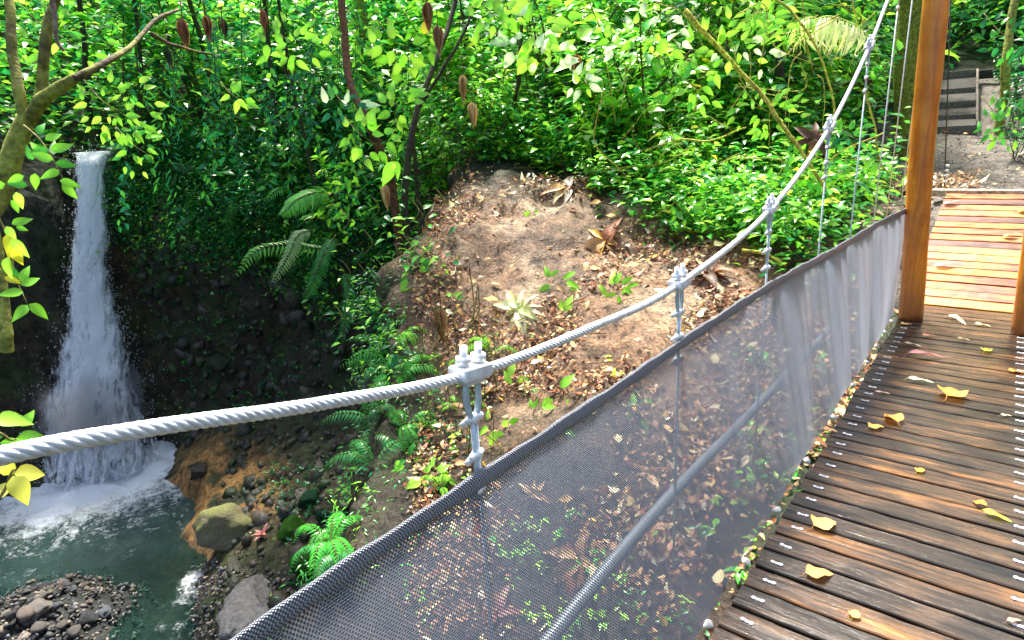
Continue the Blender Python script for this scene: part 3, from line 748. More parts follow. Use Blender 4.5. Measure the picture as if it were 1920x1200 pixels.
def rot_from(dirv, upv, spin=0):
    """matrices (n,3,3) whose Y column is dirv, Z roughly upv"""
    d = dirv/np.linalg.norm(dirv, axis=-1, keepdims=True)
    x = np.cross(d, upv); x /= np.linalg.norm(x, axis=-1, keepdims=True)+1e-9
    z = np.cross(x, d)
    return np.stack([x, d, z], -1)
def put_leaves(mb, arch, pos, R, size, tint):
    V, Q, sh = arch; n = len(pos)
    W = np.einsum('nij,vj->nvi', R, V)*np.asarray(size)[:, None, None]+pos[:, None]
    c = np.clip(tint[:, None]*sh[None, :, None], 0, .95)
    QQ = Q[None]+np.arange(n)[:, None, None]*len(V)
    mb.add(W.reshape(-1, 3), QQ.reshape(-1, 4), col=c.reshape(-1, 3))
G = {'bright': (.24, .64, .04), 'mid': (.075, .38, .04), 'deep': (.016, .19, .045), 'blue': (.014, .14, .06), 'yellow': (.72, .66, .04), 'lime': (.38, .76, .06), 'pale': (.62, .84, .46), 'brown': (.16, .075, .03), 'black': (.012, .05, .018)}  # pale also carries blown-out sun highlights in the leaf colour
def tints(names, n, r=rng, spread=.25):
    ks, ws = zip(*names.items()); ws = np.array(ws)/sum(ws)
    base = np.array([G[k] for k in ks])[r.choice(len(ks), n, p=ws)]
    return base*(1+r.uniform(-spread, spread, (n, 1)))*(1+r.uniform(-.12, .12, (n, 3)))
def shrub_data(seed, h, nst, lsize, names, arch=3, spread=.5, lean=(0, 0), lpm=16, whorl=False, bare=.15, stemcol=(.10, .075, .035), stemr=.009):
    r = np.random.default_rng(seed); st = MB(); fo = MB()
    for k in range(nst):
        a = r.uniform(0, 2*math.pi); hh = h*r.uniform(.6, 1.05); sp = spread*hh*r.uniform(.3, 1)
        tip = np.array([math.cos(a)*sp+lean[0]*hh, math.sin(a)*sp+lean[1]*hh, hh])
        mid = tip*np.array([.35, .35, .55])+r.normal(0, .06*h, 3)
        P = smooth_path([(r.normal(0, .03), r.normal(0, .03), -.1), mid, tip], 14); P = jitter_path(P, .05*h, 1.2/h, seed+k)
        st.tube(P, np.linspace(stemr*(.7+.3*h), stemr*.3, 14), 5, stemcol, cap=False)
        tw = [P]
        for q in range(int(2+h*1.6)):
            t = r.uniform(.3, .95); p0 = P[int(t*13)]; aa = r.uniform(0, 2*math.pi); l = h*r.uniform(.12, .30)*(1.3-t)
            e = p0+np.array([math.cos(aa)*l, math.sin(aa)*l, l*r.uniform(-.1, .7)]); PP = smooth_path([p0, (p0+e)/2+(0, 0, .08*l), e], 6)
            st.tube(PP, np.linspace(stemr*.5, stemr*.2, 6), 4, stemcol, cap=False); tw.append(PP)
        for PP in tw:
            L_ = np.linalg.norm(np.diff(PP, axis=0), axis=1).sum(); n = max(3, int(L_*lpm)); t = r.uniform(bare if PP is P else .1, 1, n)
            if whorl: t = np.clip(1-np.abs(r.normal(0, .12, n)), 0, 1)
            idx = np.clip(t*(len(PP)-1), 0, len(PP)-1.001); i0 = idx.astype(int); f = (idx-i0)[:, None]
            p = PP[i0]*(1-f)+PP[i0+1]*f
            tan = PP[i0+1]-PP[i0]; tan /= np.linalg.norm(tan, axis=1)[:, None]+1e-9
            az = r.uniform(0, 2*math.pi, n); d = np.stack([np.cos(az), np.sin(az), r.uniform(-.35, .55, n)], 1)+tan*.5
            up = np.stack([r.normal(0, .35, n), r.normal(0, .35, n), np.ones(n)], 1)
            put_leaves(fo, LEAF[arch], p, rot_from(d, up), lsize*r.uniform(.55, 1.15, n), tints(names, n, r))
    return st, fo
def mesh_of(mb, name, mat):
    o = mb.build(name, mat); me = o.data; bpy.data.objects.remove(o); return me
def proto(kind, st, fo): return (kind, mesh_of(st, 'stem', M['bark']), mesh_of(fo, 'foliage', M['leaf']))
def place(pr, loc, rz, s, label, cat, group, tilt=(0, 0)):
    name, ms, mf = pr
    e = empty(name, loc, (tilt[0], tilt[1], rz), label=label, cat=cat, group=group); e.scale = (s, s, s)
    for nm, me in (('stem', ms), ('foliage', mf)):
        o = bpy.data.objects.new(nm, me); C.objects.link(o); o.parent = e
    return e

# ---------------------------------------------------------------- shrubs and saplings on the slope behind the boulder
mixA = {'bright': 4, 'lime': 2.2, 'mid': 3, 'pale': .7, 'yellow': .25}
mixB = {'mid': 5, 'deep': 3, 'bright': 2.5, 'lime': .5}
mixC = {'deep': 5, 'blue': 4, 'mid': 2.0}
shA = [proto('leafy_shrub', *shrub_data(100+k, 1.5, 6, .14+.03*k, mixA, 3, .55, lpm=14-1.6*k)) for k in range(4)]
shB = [proto('leafy_shrub', *shrub_data(120+k, 1.7, 6, .15+.04*k, mixB, 3, .5, lpm=14-2*k)) for k in range(4)]
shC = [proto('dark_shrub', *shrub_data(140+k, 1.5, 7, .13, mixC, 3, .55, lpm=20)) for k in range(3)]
saA = [proto('sapling', *shrub_data(160+k, 3.2, 3, .20+.03*k, mixA, 3, .32, lpm=13, bare=.3, stemr=.014)) for k in range(4)]
saB = [proto('sapling', *shrub_data(180+k, 3.6, 3, .24+.04*k, mixB, 3, .3, lpm=11, bare=.3, stemr=.016)) for k in range(3)]
def pick_px(pxr, dr):
    px = rng.uniform(*pxr); d = rng.uniform(*dr)**1.0; p = atd(px, 300, d); return px, d, p[0], p[1]
def plant_band(protos, n, pxr, dr, sr, label, cat, group, avoid=None, tiltamp=.2):
    k = 0; tries = 0
    while k < n and tries < n*30:
        tries += 1
        px, d, x, y = pick_px(pxr, dr)
        if -1.5 < x < 1.3 and y < 9.5 or -2.3 < x < 1.1 and 9 < y < 16.5: continue
        if avoid and avoid(px, d, x, y): continue
        z = float(hgt(x, y))
        if z < -2.6 or math.hypot(x+16.6, y-6.2) < 2.3: continue
        place(protos[rng.integers(len(protos))], (x, y, z-.03), rng.uniform(0, 6.28), rng.uniform(*sr), label, cat, group, (rng.normal(0, tiltamp), rng.normal(0, tiltamp)))
        k += 1
def clear_spur(px, d, x, y):
    lim = np.interp(px, [820, 880, 1090, 1150, 1250, 1400, 1500, 1620, 1700], [8.6, 9.25, 9.2, 8.2, 7.5, 6.95, 6.7, 6.5, 6.3])
    return d < lim
plant_band(shA, 60, (820, 1640), (8.4, 12), (.6, 1.1), 'bright green leafy shrub crowded into the sunny slope behind the brown boulder', 'shrub', 'bright shrubs behind the boulder', lambda px, d, x, y: d < 9.3)
plant_band(shB, 60, (300, 1640), (9.2, 14), (.7, 1.3), 'mid green leafy shrub in the thicket above the gorge', 'shrub', 'green shrubs of the thicket', clear_spur)
shS = [proto('low_shrub', *shrub_data(200+k, .55, 8, .085, {'bright': 4, 'lime': 2, 'mid': 4, 'deep': 1.5}, 3, .8, lpm=26, stemr=.006)) for k in range(4)]
plant_band(shS, 46, (1110, 1640), (6.5, 9.4), (.6, 1.15), 'low bright shrub spreading over the right hand edge of the brown slope', 'shrub', 'low shrubs at the right edge of the slope', clear_spur)
plant_band(saA, 42, (560, 1560), (9.6, 14), (.7, 1.1), 'tall thin sapling with lime green leaves standing in the thicket', 'sapling', 'lime saplings in the thicket', clear_spur)
plant_band(saB, 34, (-60, 1560), (10.5, 17), (.8, 1.3), 'tall sapling with drooping green leaves further back in the thicket', 'sapling', 'green saplings further back', clear_spur)
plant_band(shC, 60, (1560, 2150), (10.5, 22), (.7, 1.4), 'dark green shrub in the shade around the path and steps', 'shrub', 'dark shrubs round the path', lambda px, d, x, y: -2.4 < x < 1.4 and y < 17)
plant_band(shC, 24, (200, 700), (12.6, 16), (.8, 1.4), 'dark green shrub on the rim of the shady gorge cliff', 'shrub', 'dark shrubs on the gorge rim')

# ---------------------------------------------------------------- undergrowth, leaf mass (nobody could count it)
def surface_points(mask, n, weight=None):
    w_ = np.where(mask, 1.0, 0.0)
    cell = np.gradient(gx)[:, None]*np.gradient(gy)[None, :]*np.sqrt(1+slope**2)
    w_ = w_*cell*(1 if weight is None else weight); w_ = w_.ravel()/w_.sum()
    k = rng.choice(w_.size, n, p=w_); i, j = np.unravel_index(k, GX.shape)
    p = V[i, j]+rng.uniform(-.06, .06, (n, 3)); return p, nrm[i, j]
def tufts(mb, p, nr_, nl, size, names, arch=2, rise=.35, outw_=.5, jitter=.2, drop=0.0, spreadc=.25):
    """loose sprays of leaves standing off the surface"""
    n = len(p)
    axis = nr_*outw_+np.array([0, 0, 1.])*(1-outw_)+rng.normal(0, .2, (n, 3)); axis /= np.linalg.norm(axis, axis=1)[:, None]
    ll = rise*rng.uniform(.3, 1.3, n)
    P = np.repeat(p, nl, 0); A = np.repeat(axis, nl, 0); Lh = np.repeat(ll, nl); m = n*nl
    t = rng.uniform(.1, 1, m)
    pos = P+A*(Lh*t)[:, None]+rng.normal(0, jitter, (m, 3))*np.repeat(np.minimum(1, ll*2), nl)[:, None]-np.array([0, 0, 1])*(drop*t**2*Lh)[:, None]
    az = rng.uniform(0, 2*math.pi, m); d = np.stack([np.cos(az), np.sin(az), rng.uniform(-.6, .35, m)], 1)+A*.35
    up = np.stack([rng.normal(0, .4, m), rng.normal(0, .4, m), np.ones(m)], 1)
    base = np.repeat(tints(names, n, spread=spreadc), nl, 0)*(1+rng.uniform(-.2, .2, (m, 1)))
    put_leaves(mb, LEAF[arch], pos, rot_from(d, up), np.repeat(size*rng.uniform(.6, 1.25, n), nl)*rng.uniform(.6, 1.1, m), base)
RHO = np.hypot(GX, GY)
PXg = None
cc_ = np.einsum('ij,jkl->ikl', RW.T, np.stack([GX, GY, V[..., 2]])); PXg = np.where(cc_[2] > .1, 960+F*cc_[0]/np.maximum(cc_[2], .1), -9999); PYg = 600+F*cc_[1]/np.maximum(cc_[2], .1)
view = (PXg > -300) & (PXg < 2200) & (cc_[2] > .5)
pathz = (GX > -1.25-.7*(GY > 9.5)) & (GX < 1.0) & (GY < 15.3)
limg = np.interp(PXg, [820, 880, 1090, 1150, 1250, 1400, 1500, 1620, 1700], [8.7, 9.3, 9.2, 8.2, 7.5, 6.95, 6.6, 6.4, 6.2])
veg = view & (RD > .05) & ~pathz & ((RHO > limg) | (PXg < 800)) & (V[..., 2] > -1.6) & ~((np.hypot(GX+15.6, GY-5.2) < .7)) & ~((GX > -17.5) & (GX < -15.2) & (np.abs(GY-5.3-(GX+15.6)*-.5) < .35))
mb = MB()
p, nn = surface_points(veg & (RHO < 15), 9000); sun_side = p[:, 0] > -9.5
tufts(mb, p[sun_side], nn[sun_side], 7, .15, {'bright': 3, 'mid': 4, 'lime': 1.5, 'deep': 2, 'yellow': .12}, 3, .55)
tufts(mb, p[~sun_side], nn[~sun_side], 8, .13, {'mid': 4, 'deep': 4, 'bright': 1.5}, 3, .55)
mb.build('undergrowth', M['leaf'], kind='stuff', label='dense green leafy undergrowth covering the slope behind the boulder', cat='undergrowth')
mb = MB()
p, nn = surface_points(veg & (RHO >= 12.5) & (RHO < 34), 15000)
tufts(mb, p, nn, 8, .33, {'mid': 4, 'deep': 4, 'bright': 3.5, 'blue': 1, 'lime': 1.6}, 2, 2.6, .2, .5)
mb.build('far_thicket', M['leaf'], kind='stuff', label='distant mass of forest leaves closing off the hillside', cat='forest')
# leaves hanging over the cliff edge
mb = MB()
zz = V[..., 2]
low = np.interp(PXg, [120, 240, 420, 520, 640, 760, 830], [-.6, -1.9, -2.3, -2.6, -3.4, -4.4, -4.2])
cm = view & (RD > -1.75) & (RD < np.where(PXg > 760, -1.1, .5)) & (PXg > 215) & (PXg < 835) & (zz > low) & ~((PXg > 640) & (PYg > 720)) & ~((PXg > 560) & (PYg > 800)) & (slope > .4)
wgt = np.clip((zz-low)/1.6, .08, 1)*np.where((PXg > 640) & (PYg > 430), .22, 1)
p, nn = surface_points(cm, 5600, wgt)
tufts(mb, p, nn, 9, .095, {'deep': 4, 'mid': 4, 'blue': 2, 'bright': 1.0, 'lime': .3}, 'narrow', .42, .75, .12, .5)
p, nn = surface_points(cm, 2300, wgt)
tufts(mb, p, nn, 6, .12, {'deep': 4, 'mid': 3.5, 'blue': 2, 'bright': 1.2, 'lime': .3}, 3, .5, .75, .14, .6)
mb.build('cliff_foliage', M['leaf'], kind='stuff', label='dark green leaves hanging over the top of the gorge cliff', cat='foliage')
# low plants creeping on the edge and under-net side of the boulder
mb = MB()
em = view & (RD > -1.5) & (RD < np.where(zz < -2.0, .9, .1)) & (PXg > 745) & ~((PXg > 805) & (PYg < 600)) & (RHO < 7.6) & (zz > -5.2)
p, nn = surface_points(em, 620, np.clip(.6-RD, .1, 1)*np.where(PYg > 620, 1, .3))
tufts(mb, p, nn, 6, .06, {'bright': 1.6, 'mid': 3, 'lime': .6, 'deep': 5}, 3, .18, .6, .06)
um = view & (RD > -.2) & (PXg > 850) & (RHO < 6.4) & (PYg > 560)
p, nn = surface_points(um, 420, np.clip((fbm(Pn*1.3+90, 3)+.05)*4, .02, 1)*np.clip((6.6-RHO)/2, .1, 1))
tufts(mb, p, nn, 6, .075, {'bright': 3, 'mid': 3, 'lime': 2, 'deep': 1}, 3, .16, .6, .06)
mb.build('creeping_plants', M['leaf'], kind='stuff', label='small bright green plants creeping over the boulder edge', cat='plants')
# fallen leaves and twigs
DG = {'tan': (.42, .24, .10), 'rust': (.30, .11, .045), 'dark': (.11, .055, .03), 'straw': (.62, .45, .20), 'gold': (.75, .42, .05), 'grey': (.34, .28, .22), 'cream': (.80, .70, .48)}
G.update(DG)
def litter(name, p, nn, size, names, mat, arch=3, lift=.012, **kw):
    n = len(p); mbl = MB(); az = rng.uniform(0, 6.28, n)
    t1 = np.cross(nn, np.array([0, 1., 0])); t1 /= np.linalg.norm(t1, axis=1)[:, None]; t2 = np.cross(nn, t1)
    d = np.cos(az)[:, None]*t1+np.sin(az)[:, None]*t2+nn*rng.normal(0, .22, n)[:, None]
    up = nn*rng.choice([1, -1], n)[:, None]+rng.normal(0, .3, (n, 3))
    put_leaves(mbl, LEAF[arch], p+nn*lift, rot_from(d, up), size*rng.uniform(.4, 1.4, n), tints(names, n, spread=.35))
    return mbl.build(name, mat, **kw)
sm = view & (RD > -.6) & (GX < -.3) & (RHO < 9.6) & (slope < 2.2) & (PXg > 780)
wg = np.clip(.30+fbm(Pn*1.1+200, 3)*2.8, .02, 1)*np.where(RHO < 7.2, 1, .55)
p, nn = surface_points(sm, 24000, wg)
litter('leaf_litter', p, nn, .054, {'tan': 4, 'rust': 4, 'dark': 4, 'straw': 2, 'gold': .35, 'grey': 1}, M['dry_leaf'], kind='stuff', label='brown dead leaf litter scattered over the boulder', cat='leaf litter')
big = sm & (PYg > 330)
p, nn = surface_points(big, 1700, wg)
litter('large_leaf_litter', p, nn, .105, {'tan': 3, 'rust': 3, 'dark': 2, 'straw': 3, 'cream': 3, 'gold': .5}, M['dry_leaf'], arch=5, lift=.02, kind='stuff', label='larger cream and brown dead leaves matted over the boulder', cat='leaf litter')
mb = MB()
p, nn = surface_points(sm, 900, wg)
for a, c_ in zip(p, nn):
    L_ = rng.uniform(.12, .6); az = rng.uniform(0, 6.28); d = np.array([math.cos(az), math.sin(az), 0]); d -= c_*(d@c_)
    P = a+c_*.015+np.linspace(-.5, .5, 6)[:, None]*d*L_; P = jitter_path(P, .05, 5, rng.uniform(0, 50)); mb.tube(P, np.linspace(.004, .0015, 6)*rng.uniform(.7, 1.6), 4, tuple(np.array((.20, .10, .05))*rng.uniform(.5, 1.8)), cap=False)
mb.build('twigs', M['bark'], kind='stuff', label='fine dead twigs strewn over the boulder', cat='twigs')

# ---------------------------------------------------------------- rocks
def rock_mesh(seed, sub=3, flat=.75, ang=.5, col=(.06, .055, .05), mat='stone'):
    bm = bmesh.new(); bmesh.ops.create_icosphere(bm, subdivisions=sub, radius=1); r = np.random.default_rng(seed)
    P = np.array([v.co[:] for v in bm.verts])
    for _ in range(16):                       # planar cuts make the faces
        n = r.normal(size=3); n /= np.linalg.norm(n); c = r.uniform(.55, .9); d = P@n; k = d > c
        P[k] -= n*((d[k]-c)*ang*1.6).clip(0, None)[:, None]
    P *= (1+(.24 if sub > 3 else .42)*fbm(P*1.2+seed*3.3, 3)+.12*fbm(P*4+seed, 4))[:, None]; P *= np.array([1, .85, flat])
    for v, p in zip(bm.verts, P): v.co = p
    me = bpy.data.meshes.new('rock'); bm.to_mesh(me); bm.free()
    for p_ in me.polygons: p_.use_smooth = True
    a = me.color_attributes.new('tint', 'FLOAT_COLOR', 'POINT'); a.data.foreach_set('color', np.tile(np.array([*col, 1.], np.float32), len(P)))
    me.materials.append(M[mat]); return me
def depth_of(p): return float((RW.T@np.asarray(p))[2])
def boulder(px, py, wpx, hr, seed, col, label, mat='stone', rz=None, name='boulder', sink=.25, ang=.5):
    p = hit(px, py); r = wpx*.5/F*depth_of(p)
    o = bpy.data.objects.new(name, rock_mesh(seed, 4, hr, ang, col, mat)); C.objects.link(o)
    o.location = (p[0], p[1], p[2]+r*hr*(1-sink)-r*.35); o.scale = (r, r, r); o.rotation_euler = (rng.uniform(-.2, .2), rng.uniform(-.2, .2), rng.uniform(0, 6.28) if rz is None else rz)
    return tag(o, label, 'rock')
M['gravelly'] = mat_tint('path_gravel', .8, .3, 45, .02, .6, nscale=45)
def mossy_stone():
    m, nt, b = new_mat('half_mossy_stone')
    vec = coords(nt); n1 = noise(nt, vec, 2.2, 6); n2 = noise(nt, vec, 14, 6, .7)
    g = nt.nodes.new('ShaderNodeNewGeometry'); s = nt.nodes.new('ShaderNodeSeparateXYZ'); nt.links.new(g.outputs['Normal'], s.inputs[0])
    f = ramp(nt, [(.40, 0), (.62, 1)], math_(nt, 'ADD', math_(nt, 'MULTIPLY', s.outputs[2], .25), math_(nt, 'MULTIPLY', n1, .75))).outputs[0]
    c = mixc(nt, f, attr(nt), (.16, .17, .035)); c = mixc(nt, 1., c, ramp(nt, [(.25, .5), (.75, 1.5)], n2).outputs[0], 'MULTIPLY')
    nt.links.new(c, b.inputs['Base Color']); b.inputs['Roughness'].default_value = .6; bump(nt, b, n2, .03)
    return m
M['half_moss'] = mossy_stone()
boulder(425, 1015, 105, .95, 3, (.20, .17, .11), 'large olive green boulder with a dark hollow base at the end of the ochre bank', 'half_moss', sink=.1)
boulder(372, 893, 44, .8, 5, (.05, .045, .04), 'dark angular stone sitting on the ochre clay bank', ang=.9)
boulder(545, 1005, 58, .95, 7, (.035, .11, .012), 'bright green mossy boulder above the dead pink leaf', 'moss')
boulder(578, 1065, 74, .9, 8, (.022, .075, .012), 'dark green mossy boulder just above the net hem', 'moss')
boulder(583, 945, 50, .8, 9, (.012, .045, .02), 'small dark mossy boulder in the shady gorge', 'moss')
boulder(612, 975, 42, .8, 10, (.010, .035, .016), 'smallest dark mossy boulder beside the shady gorge wall', 'moss')
boulder(500, 1150, 240, .30, 12, (.15, .145, .14), 'grey pebbly slab of rock at the water beside the net hem', sink=.3, ang=1)
boulder(275, 735, 52, .9, 13, (.02, .02, .02), 'black wet rock at the right foot of the waterfall', ang=.9)
boulder(246, 655, 34, .9, 14, (.02, .022, .024), 'dark wet rock sticking out beside the falling water')
boulder(408, 680, 60, .6, 15, (.025, .035, .018), 'broad dark green rock in the middle of the gorge wall')
boulder(110, 935, 60, .5, 16, (.03, .03, .03), 'dark rock in the foam at the left edge of the pool')
boulder(1340, 372, 62, .9, 17, (.12, .13, .10), 'round grey boulder under the bushes at the right end of the brown slope', 'half_moss')
boulder(1392, 362, 76, .9, 18, (.07, .05, .045), 'dark brown boulder wedged in under the vines')
boulder(255, 1018, 40, .7, 19, (.025, .027, .03), 'round black river stone, largest on the gravel bar')
boulder(70, 1150, 66, .6, 20, (.13, .115, .10), 'flat grey brown stone at the front of the gravel bar')
boulder(165, 1165, 44, .8, 21, (.035, .04, .045), 'blue black stone at the front of the gravel bar')
boulder(196, 1070+80, 34, .7, 22, (.10, .115, .13), 'smooth blue grey stone at the right of the gravel bar')
boulder(55, 1075, 26, .6, 23, (.55, .56, .55), 'white stone at the top of the gravel bar')
boulder(70, 1088, 20, .7, 24, (.40, .28, .14), 'small tan stone next to the white one')
cols = [(.06, .058, .055), (.11, .10, .09), (.035, .037, .04), (.15, .12, .10), (.08, .09, .10), (.20, .17, .13)]
stones = [rock_mesh(40+k, 2, .7, .6, cols[k % 6]) for k in range(12)]
bar_mask = view & (GX > -11.6) & (GX < -7.2) & (V[..., 2] > -6.03) & (GY < 2.45) & (GY > 0)
bar_mask = bar_mask & (PXg > -40) & (PXg < 330) & (PYg > 1040)
p, nn = surface_points(bar_mask, 190)
for q in p:
    o = bpy.data.objects.new('river_stone', stones[rng.integers(12)]); C.objects.link(o); s_ = float(np.exp(rng.normal(-2.95, .38)))
    o.location = (q[0], q[1], q[2]+s_*.15); o.scale = (s_, s_, s_); o.rotation_euler = tuple(rng.uniform(0, 6, 3)*np.array([.1, .1, 1]))
    tag(o, 'grey or brown rounded river stone lying on the gravel bar', 'stone', 'river stones on the gravel bar')
def rubble(name, p, size, label, cat, seed, dark=1.0, cset=None):
    r = np.random.default_rng(seed); mbr = MB(); n = len(p)
    bm = bmesh.new(); bmesh.ops.create_icosphere(bm, subdivisions=1, radius=1); bs = np.array([v.co[:] for v in bm.verts]); fs_ = np.array([[v.index for v in f.verts] for f in bm.faces]); bm.free()
    Rr = r.normal(size=(n, 3, 3)); Rr = np.linalg.qr(Rr)[0]
    W = bs[None]*(1+r.normal(0, .24, (n, len(bs), 1)))*np.array([1, .8, .6]); W = np.einsum('nij,nvj->nvi', Rr, W)*size[:, None, None]+p[:, None]
    cs = np.array(cset or cols); c = cs[r.integers(0, len(cs), n)]*dark*r.uniform(.6, 1.5, (n, 1))
    mbr.add(W.reshape(-1, 3), T=(fs_[None]+np.arange(n)[:, None, None]*len(bs)).reshape(-1, 3), col=np.repeat(c, len(bs), 0))
    mbr.build(name, M['stone'], smooth_=False, kind='stuff', label=label, cat=cat)
gm = view & (GX > -12) & (GX < -6.4) & (V[..., 2] > -6.3) & (GY < 3.3) & (PYg > 1000) & (PXg < 620)
p, nn = surface_points(gm, 4200); rubble('gravel', p, np.exp(rng.normal(-3.75, .4, len(p))), 'dark river gravel of the bar and the bank', 'gravel', 1)
rm_ = view & ((RD < -.2) ) & (BD > .25) & (PXg > 190) & (PXg < 800) & (V[..., 2] < -.6) & ~((near_bank > .35) & (PXg < 420))
p, nn = surface_points(rm_, 3000); p = p-nn*.045
rubble('rubble', p, np.exp(rng.normal(-2.6, .5, len(p))).clip(.02, .25), 'dark mossy rubble covering the gorge slope', 'rubble', 2, .85, [(.05, .05, .035), (.03, .05, .015), (.045, .04, .028), (.03, .035, .022), (.07, .06, .045)])
p, nn = surface_points(rm_, 700); litter('scattered_leaves', p, nn, .05, {'tan': 2, 'straw': 2, 'mid': 2, 'bright': 1, 'grey': 2}, M['dry_leaf'], kind='stuff', label='small pale fallen leaves dotted over the dark gorge slope', cat='leaf litter')

# ---------------------------------------------------------------- path, steps, board
def plank_box(name, c, d, parent, col, mat='bark', rot=None, **kw):
    b = MB(); b.box((0, 0, 0), d, rot, .008, col); o = b.build(name, M[mat], parent, smooth_=False, **kw); o.location = c; return o
st = empty('trail_steps', (-1.1, 12, -.5), label='flight of five dark timber risers climbing the trail with gravel treads', cat='steps')
pr_z = []
rows = [(250, 237), (223, 217), (201, 191), (174, 167), (145, 134)]
for i, (pb, pt) in enumerate(rows):
    y = 12+.52*i; zb = ony(1800, pb, y)[2]; zt = ony(1800, pt, y)[2]; xr = ony(1828, pb, y)[0]
    pr_z.append((y, zb, zt, xr)); w_ = 1.35
    plank_box('riser', (xr-w_/2+1.1, y-12, (zb+zt)/2+.5), (w_, .07, max(.07, zt-zb)+.03), st, (.15, .13, .11))
    if i < 4:
        y2 = y+.5; z2 = ony(1800, rows[i+1][0], y2)[2]; a_ = math.atan2(z2-zt, .46)
        b = MB(); b.box((0, 0, 0), (w_-.02, .47/math.cos(a_), .04), Matrix.Rotation(a_, 4, 'X'), .004, (.060, .054, .047)); o = b.build('tread', M['gravelly'], st, smooth_=False); o.location = (xr-w_/2+1.1, y-12+.27, (zt+z2)/2-.02+.5)
        # ground filled up under the step
        b = MB(); b.box((0, 0, 0), (w_-.06, .44, .9), None, .004, (.2, .17, .14)); o = b.build('fill', M['gravelly'], st, smooth_=False); o.location = (xr-w_/2+1.1, y-12+.27, (zt+zt)/2-.5+.5)
rr_ = pr_z
b = MB(); b.tube([(q[3]+1.1+.02, q[0]-12, q[2]+.51) for q in rr_], .02, 8, (.12, .10, .085)); b.build('side_rail', M['bark'], st)
plank_box('retaining_board', tuple(ony(1865, 138, 14.1)), (.9, .06, .14), None, (.04, .035, .03), label='dark board edging the ground to the right of the top step', cat='board')
rb = empty('rust_red_board', tuple(ony(1592, 175, 11.6)), label='rust red board fixed to a short dark post in the bushes left of the steps', cat='board')
plank_box('board', (0, 0, .08), (.72, .04, .20), rb, (.20, .055, .035)); plank_box('post', (.02, -.06, -.1), (.11, .08, .75), rb, (.05, .035, .03))
plank_box('board', (.05, .01, -.20), (.72, .04, .18), rb, (.09, .04, .03))
pm = (np.abs(GX+.2) < 1.5) & (GY > 7.9) & (GY < 12) & (slope < 1)
p, nn = surface_points(pm, 2600); rubble('path_gravel', p-nn*.006, np.exp(rng.normal(-4.6, .4, len(p))), 'grey brown gravel of the path beyond the ramp', 'gravel', 5, 1.6, [(.14, .12, .10), (.20, .17, .14), (.09, .08, .07), (.28, .24, .20)])
p, nn = surface_points(pm, 160); litter('path_leaves', p, nn, .07, {'tan': 3, 'straw': 3, 'rust': 2}, M['dry_leaf'], kind='stuff', label='pale dead leaves on the gravel path', cat='leaf litter')

# ---------------------------------------------------------------- trunks and trees
def bark_cols(n, moss=.5, seed=0, a=(.09, .065, .035), b_=(.27, .29, .05)):
    f = np.clip(fbm(np.stack([np.linspace(0, 7, n), np.full(n, seed*1.), np.zeros(n)], 1), 3)*.7+moss, 0, 1)[:, None]; return np.array(a)*(1-f)+np.array(b_)*f
def limb(mb, pts, r0, r1, n=40, moss=.5, seed=0, a=(.09, .065, .035), b_=(.27, .29, .05), amp=.02, nn_=12):
    P = smooth_path(pts, n); P = jitter_path(P, amp, 3, seed); rr = np.linspace(r0, r1, n)*(1+.14*fbm(np.stack([np.linspace(0, 9, n), np.full(n, seed+.5), np.zeros(n)], 1), 2))
    mb.tube(P, rr, nn_, bark_cols(n, moss, seed, a, b_)); return P
def A3(*q): return [tuple(atd(*k)) for k in q]
def crown(mbf, c, rad, n, size, names, arch=3):
    c = np.array(c); d = rng.normal(size=(n, 3)); d /= np.linalg.norm(d, axis=1)[:, None]
    nc = 26; cen = rng.normal(size=(nc, 3)); cen /= np.linalg.norm(cen, axis=1)[:, None]; cen *= rng.uniform(.3, 1, (nc, 1))*np.array(rad)
    k = rng.integers(0, nc, n); p = c+cen[k]+d*rng.uniform(.1, 1, (n, 1))**.5*np.array(rad)*.33
    dd = rng.normal(size=(n, 3)); dd[:, 2] -= .3; up = rng.normal(0, .4, (n, 3))+np.array([0, 0, 1.])
    put_leaves(mbf, LEAF[arch], p, rot_from(dd, up), size*rng.uniform(.6, 1.2, n), tints(names, n)); return c+cen
def tree(name, trunks, label, cat='tree', crownspec=None, bark='bark'):
    """trunks: list of (points, r0, r1, moss); all world points"""
    base = np.array(trunks[0][0][0]); t = empty(name, tuple(base), label=label, cat=cat)
    b = MB()
    for k, (pts, r0, r1, moss, *ex) in enumerate(trunks):
        limb(b, [np.array(q)-base for q in pts], r0, r1, 44, moss, k*3.1+len(label), **(ex[0] if ex else {}))
    if crownspec:
        f = MB(); tips = []
        for c, rad, n, size, names in crownspec:
            cs = crown(f, np.array(c)-base, rad, n, size, names)
            top = np.array(trunks[0][0][-1])-base
            for q in cs[::2]: b.tube(smooth_path([top, (top+q)/2+(0, 0, .1), q], 8), np.linspace(trunks[0][2]*.6, .008, 8), 5, (.09, .07, .04), cap=False)
        f.build('crown', M['leaf'], t)
    b.build('trunk', M[bark], t); return t
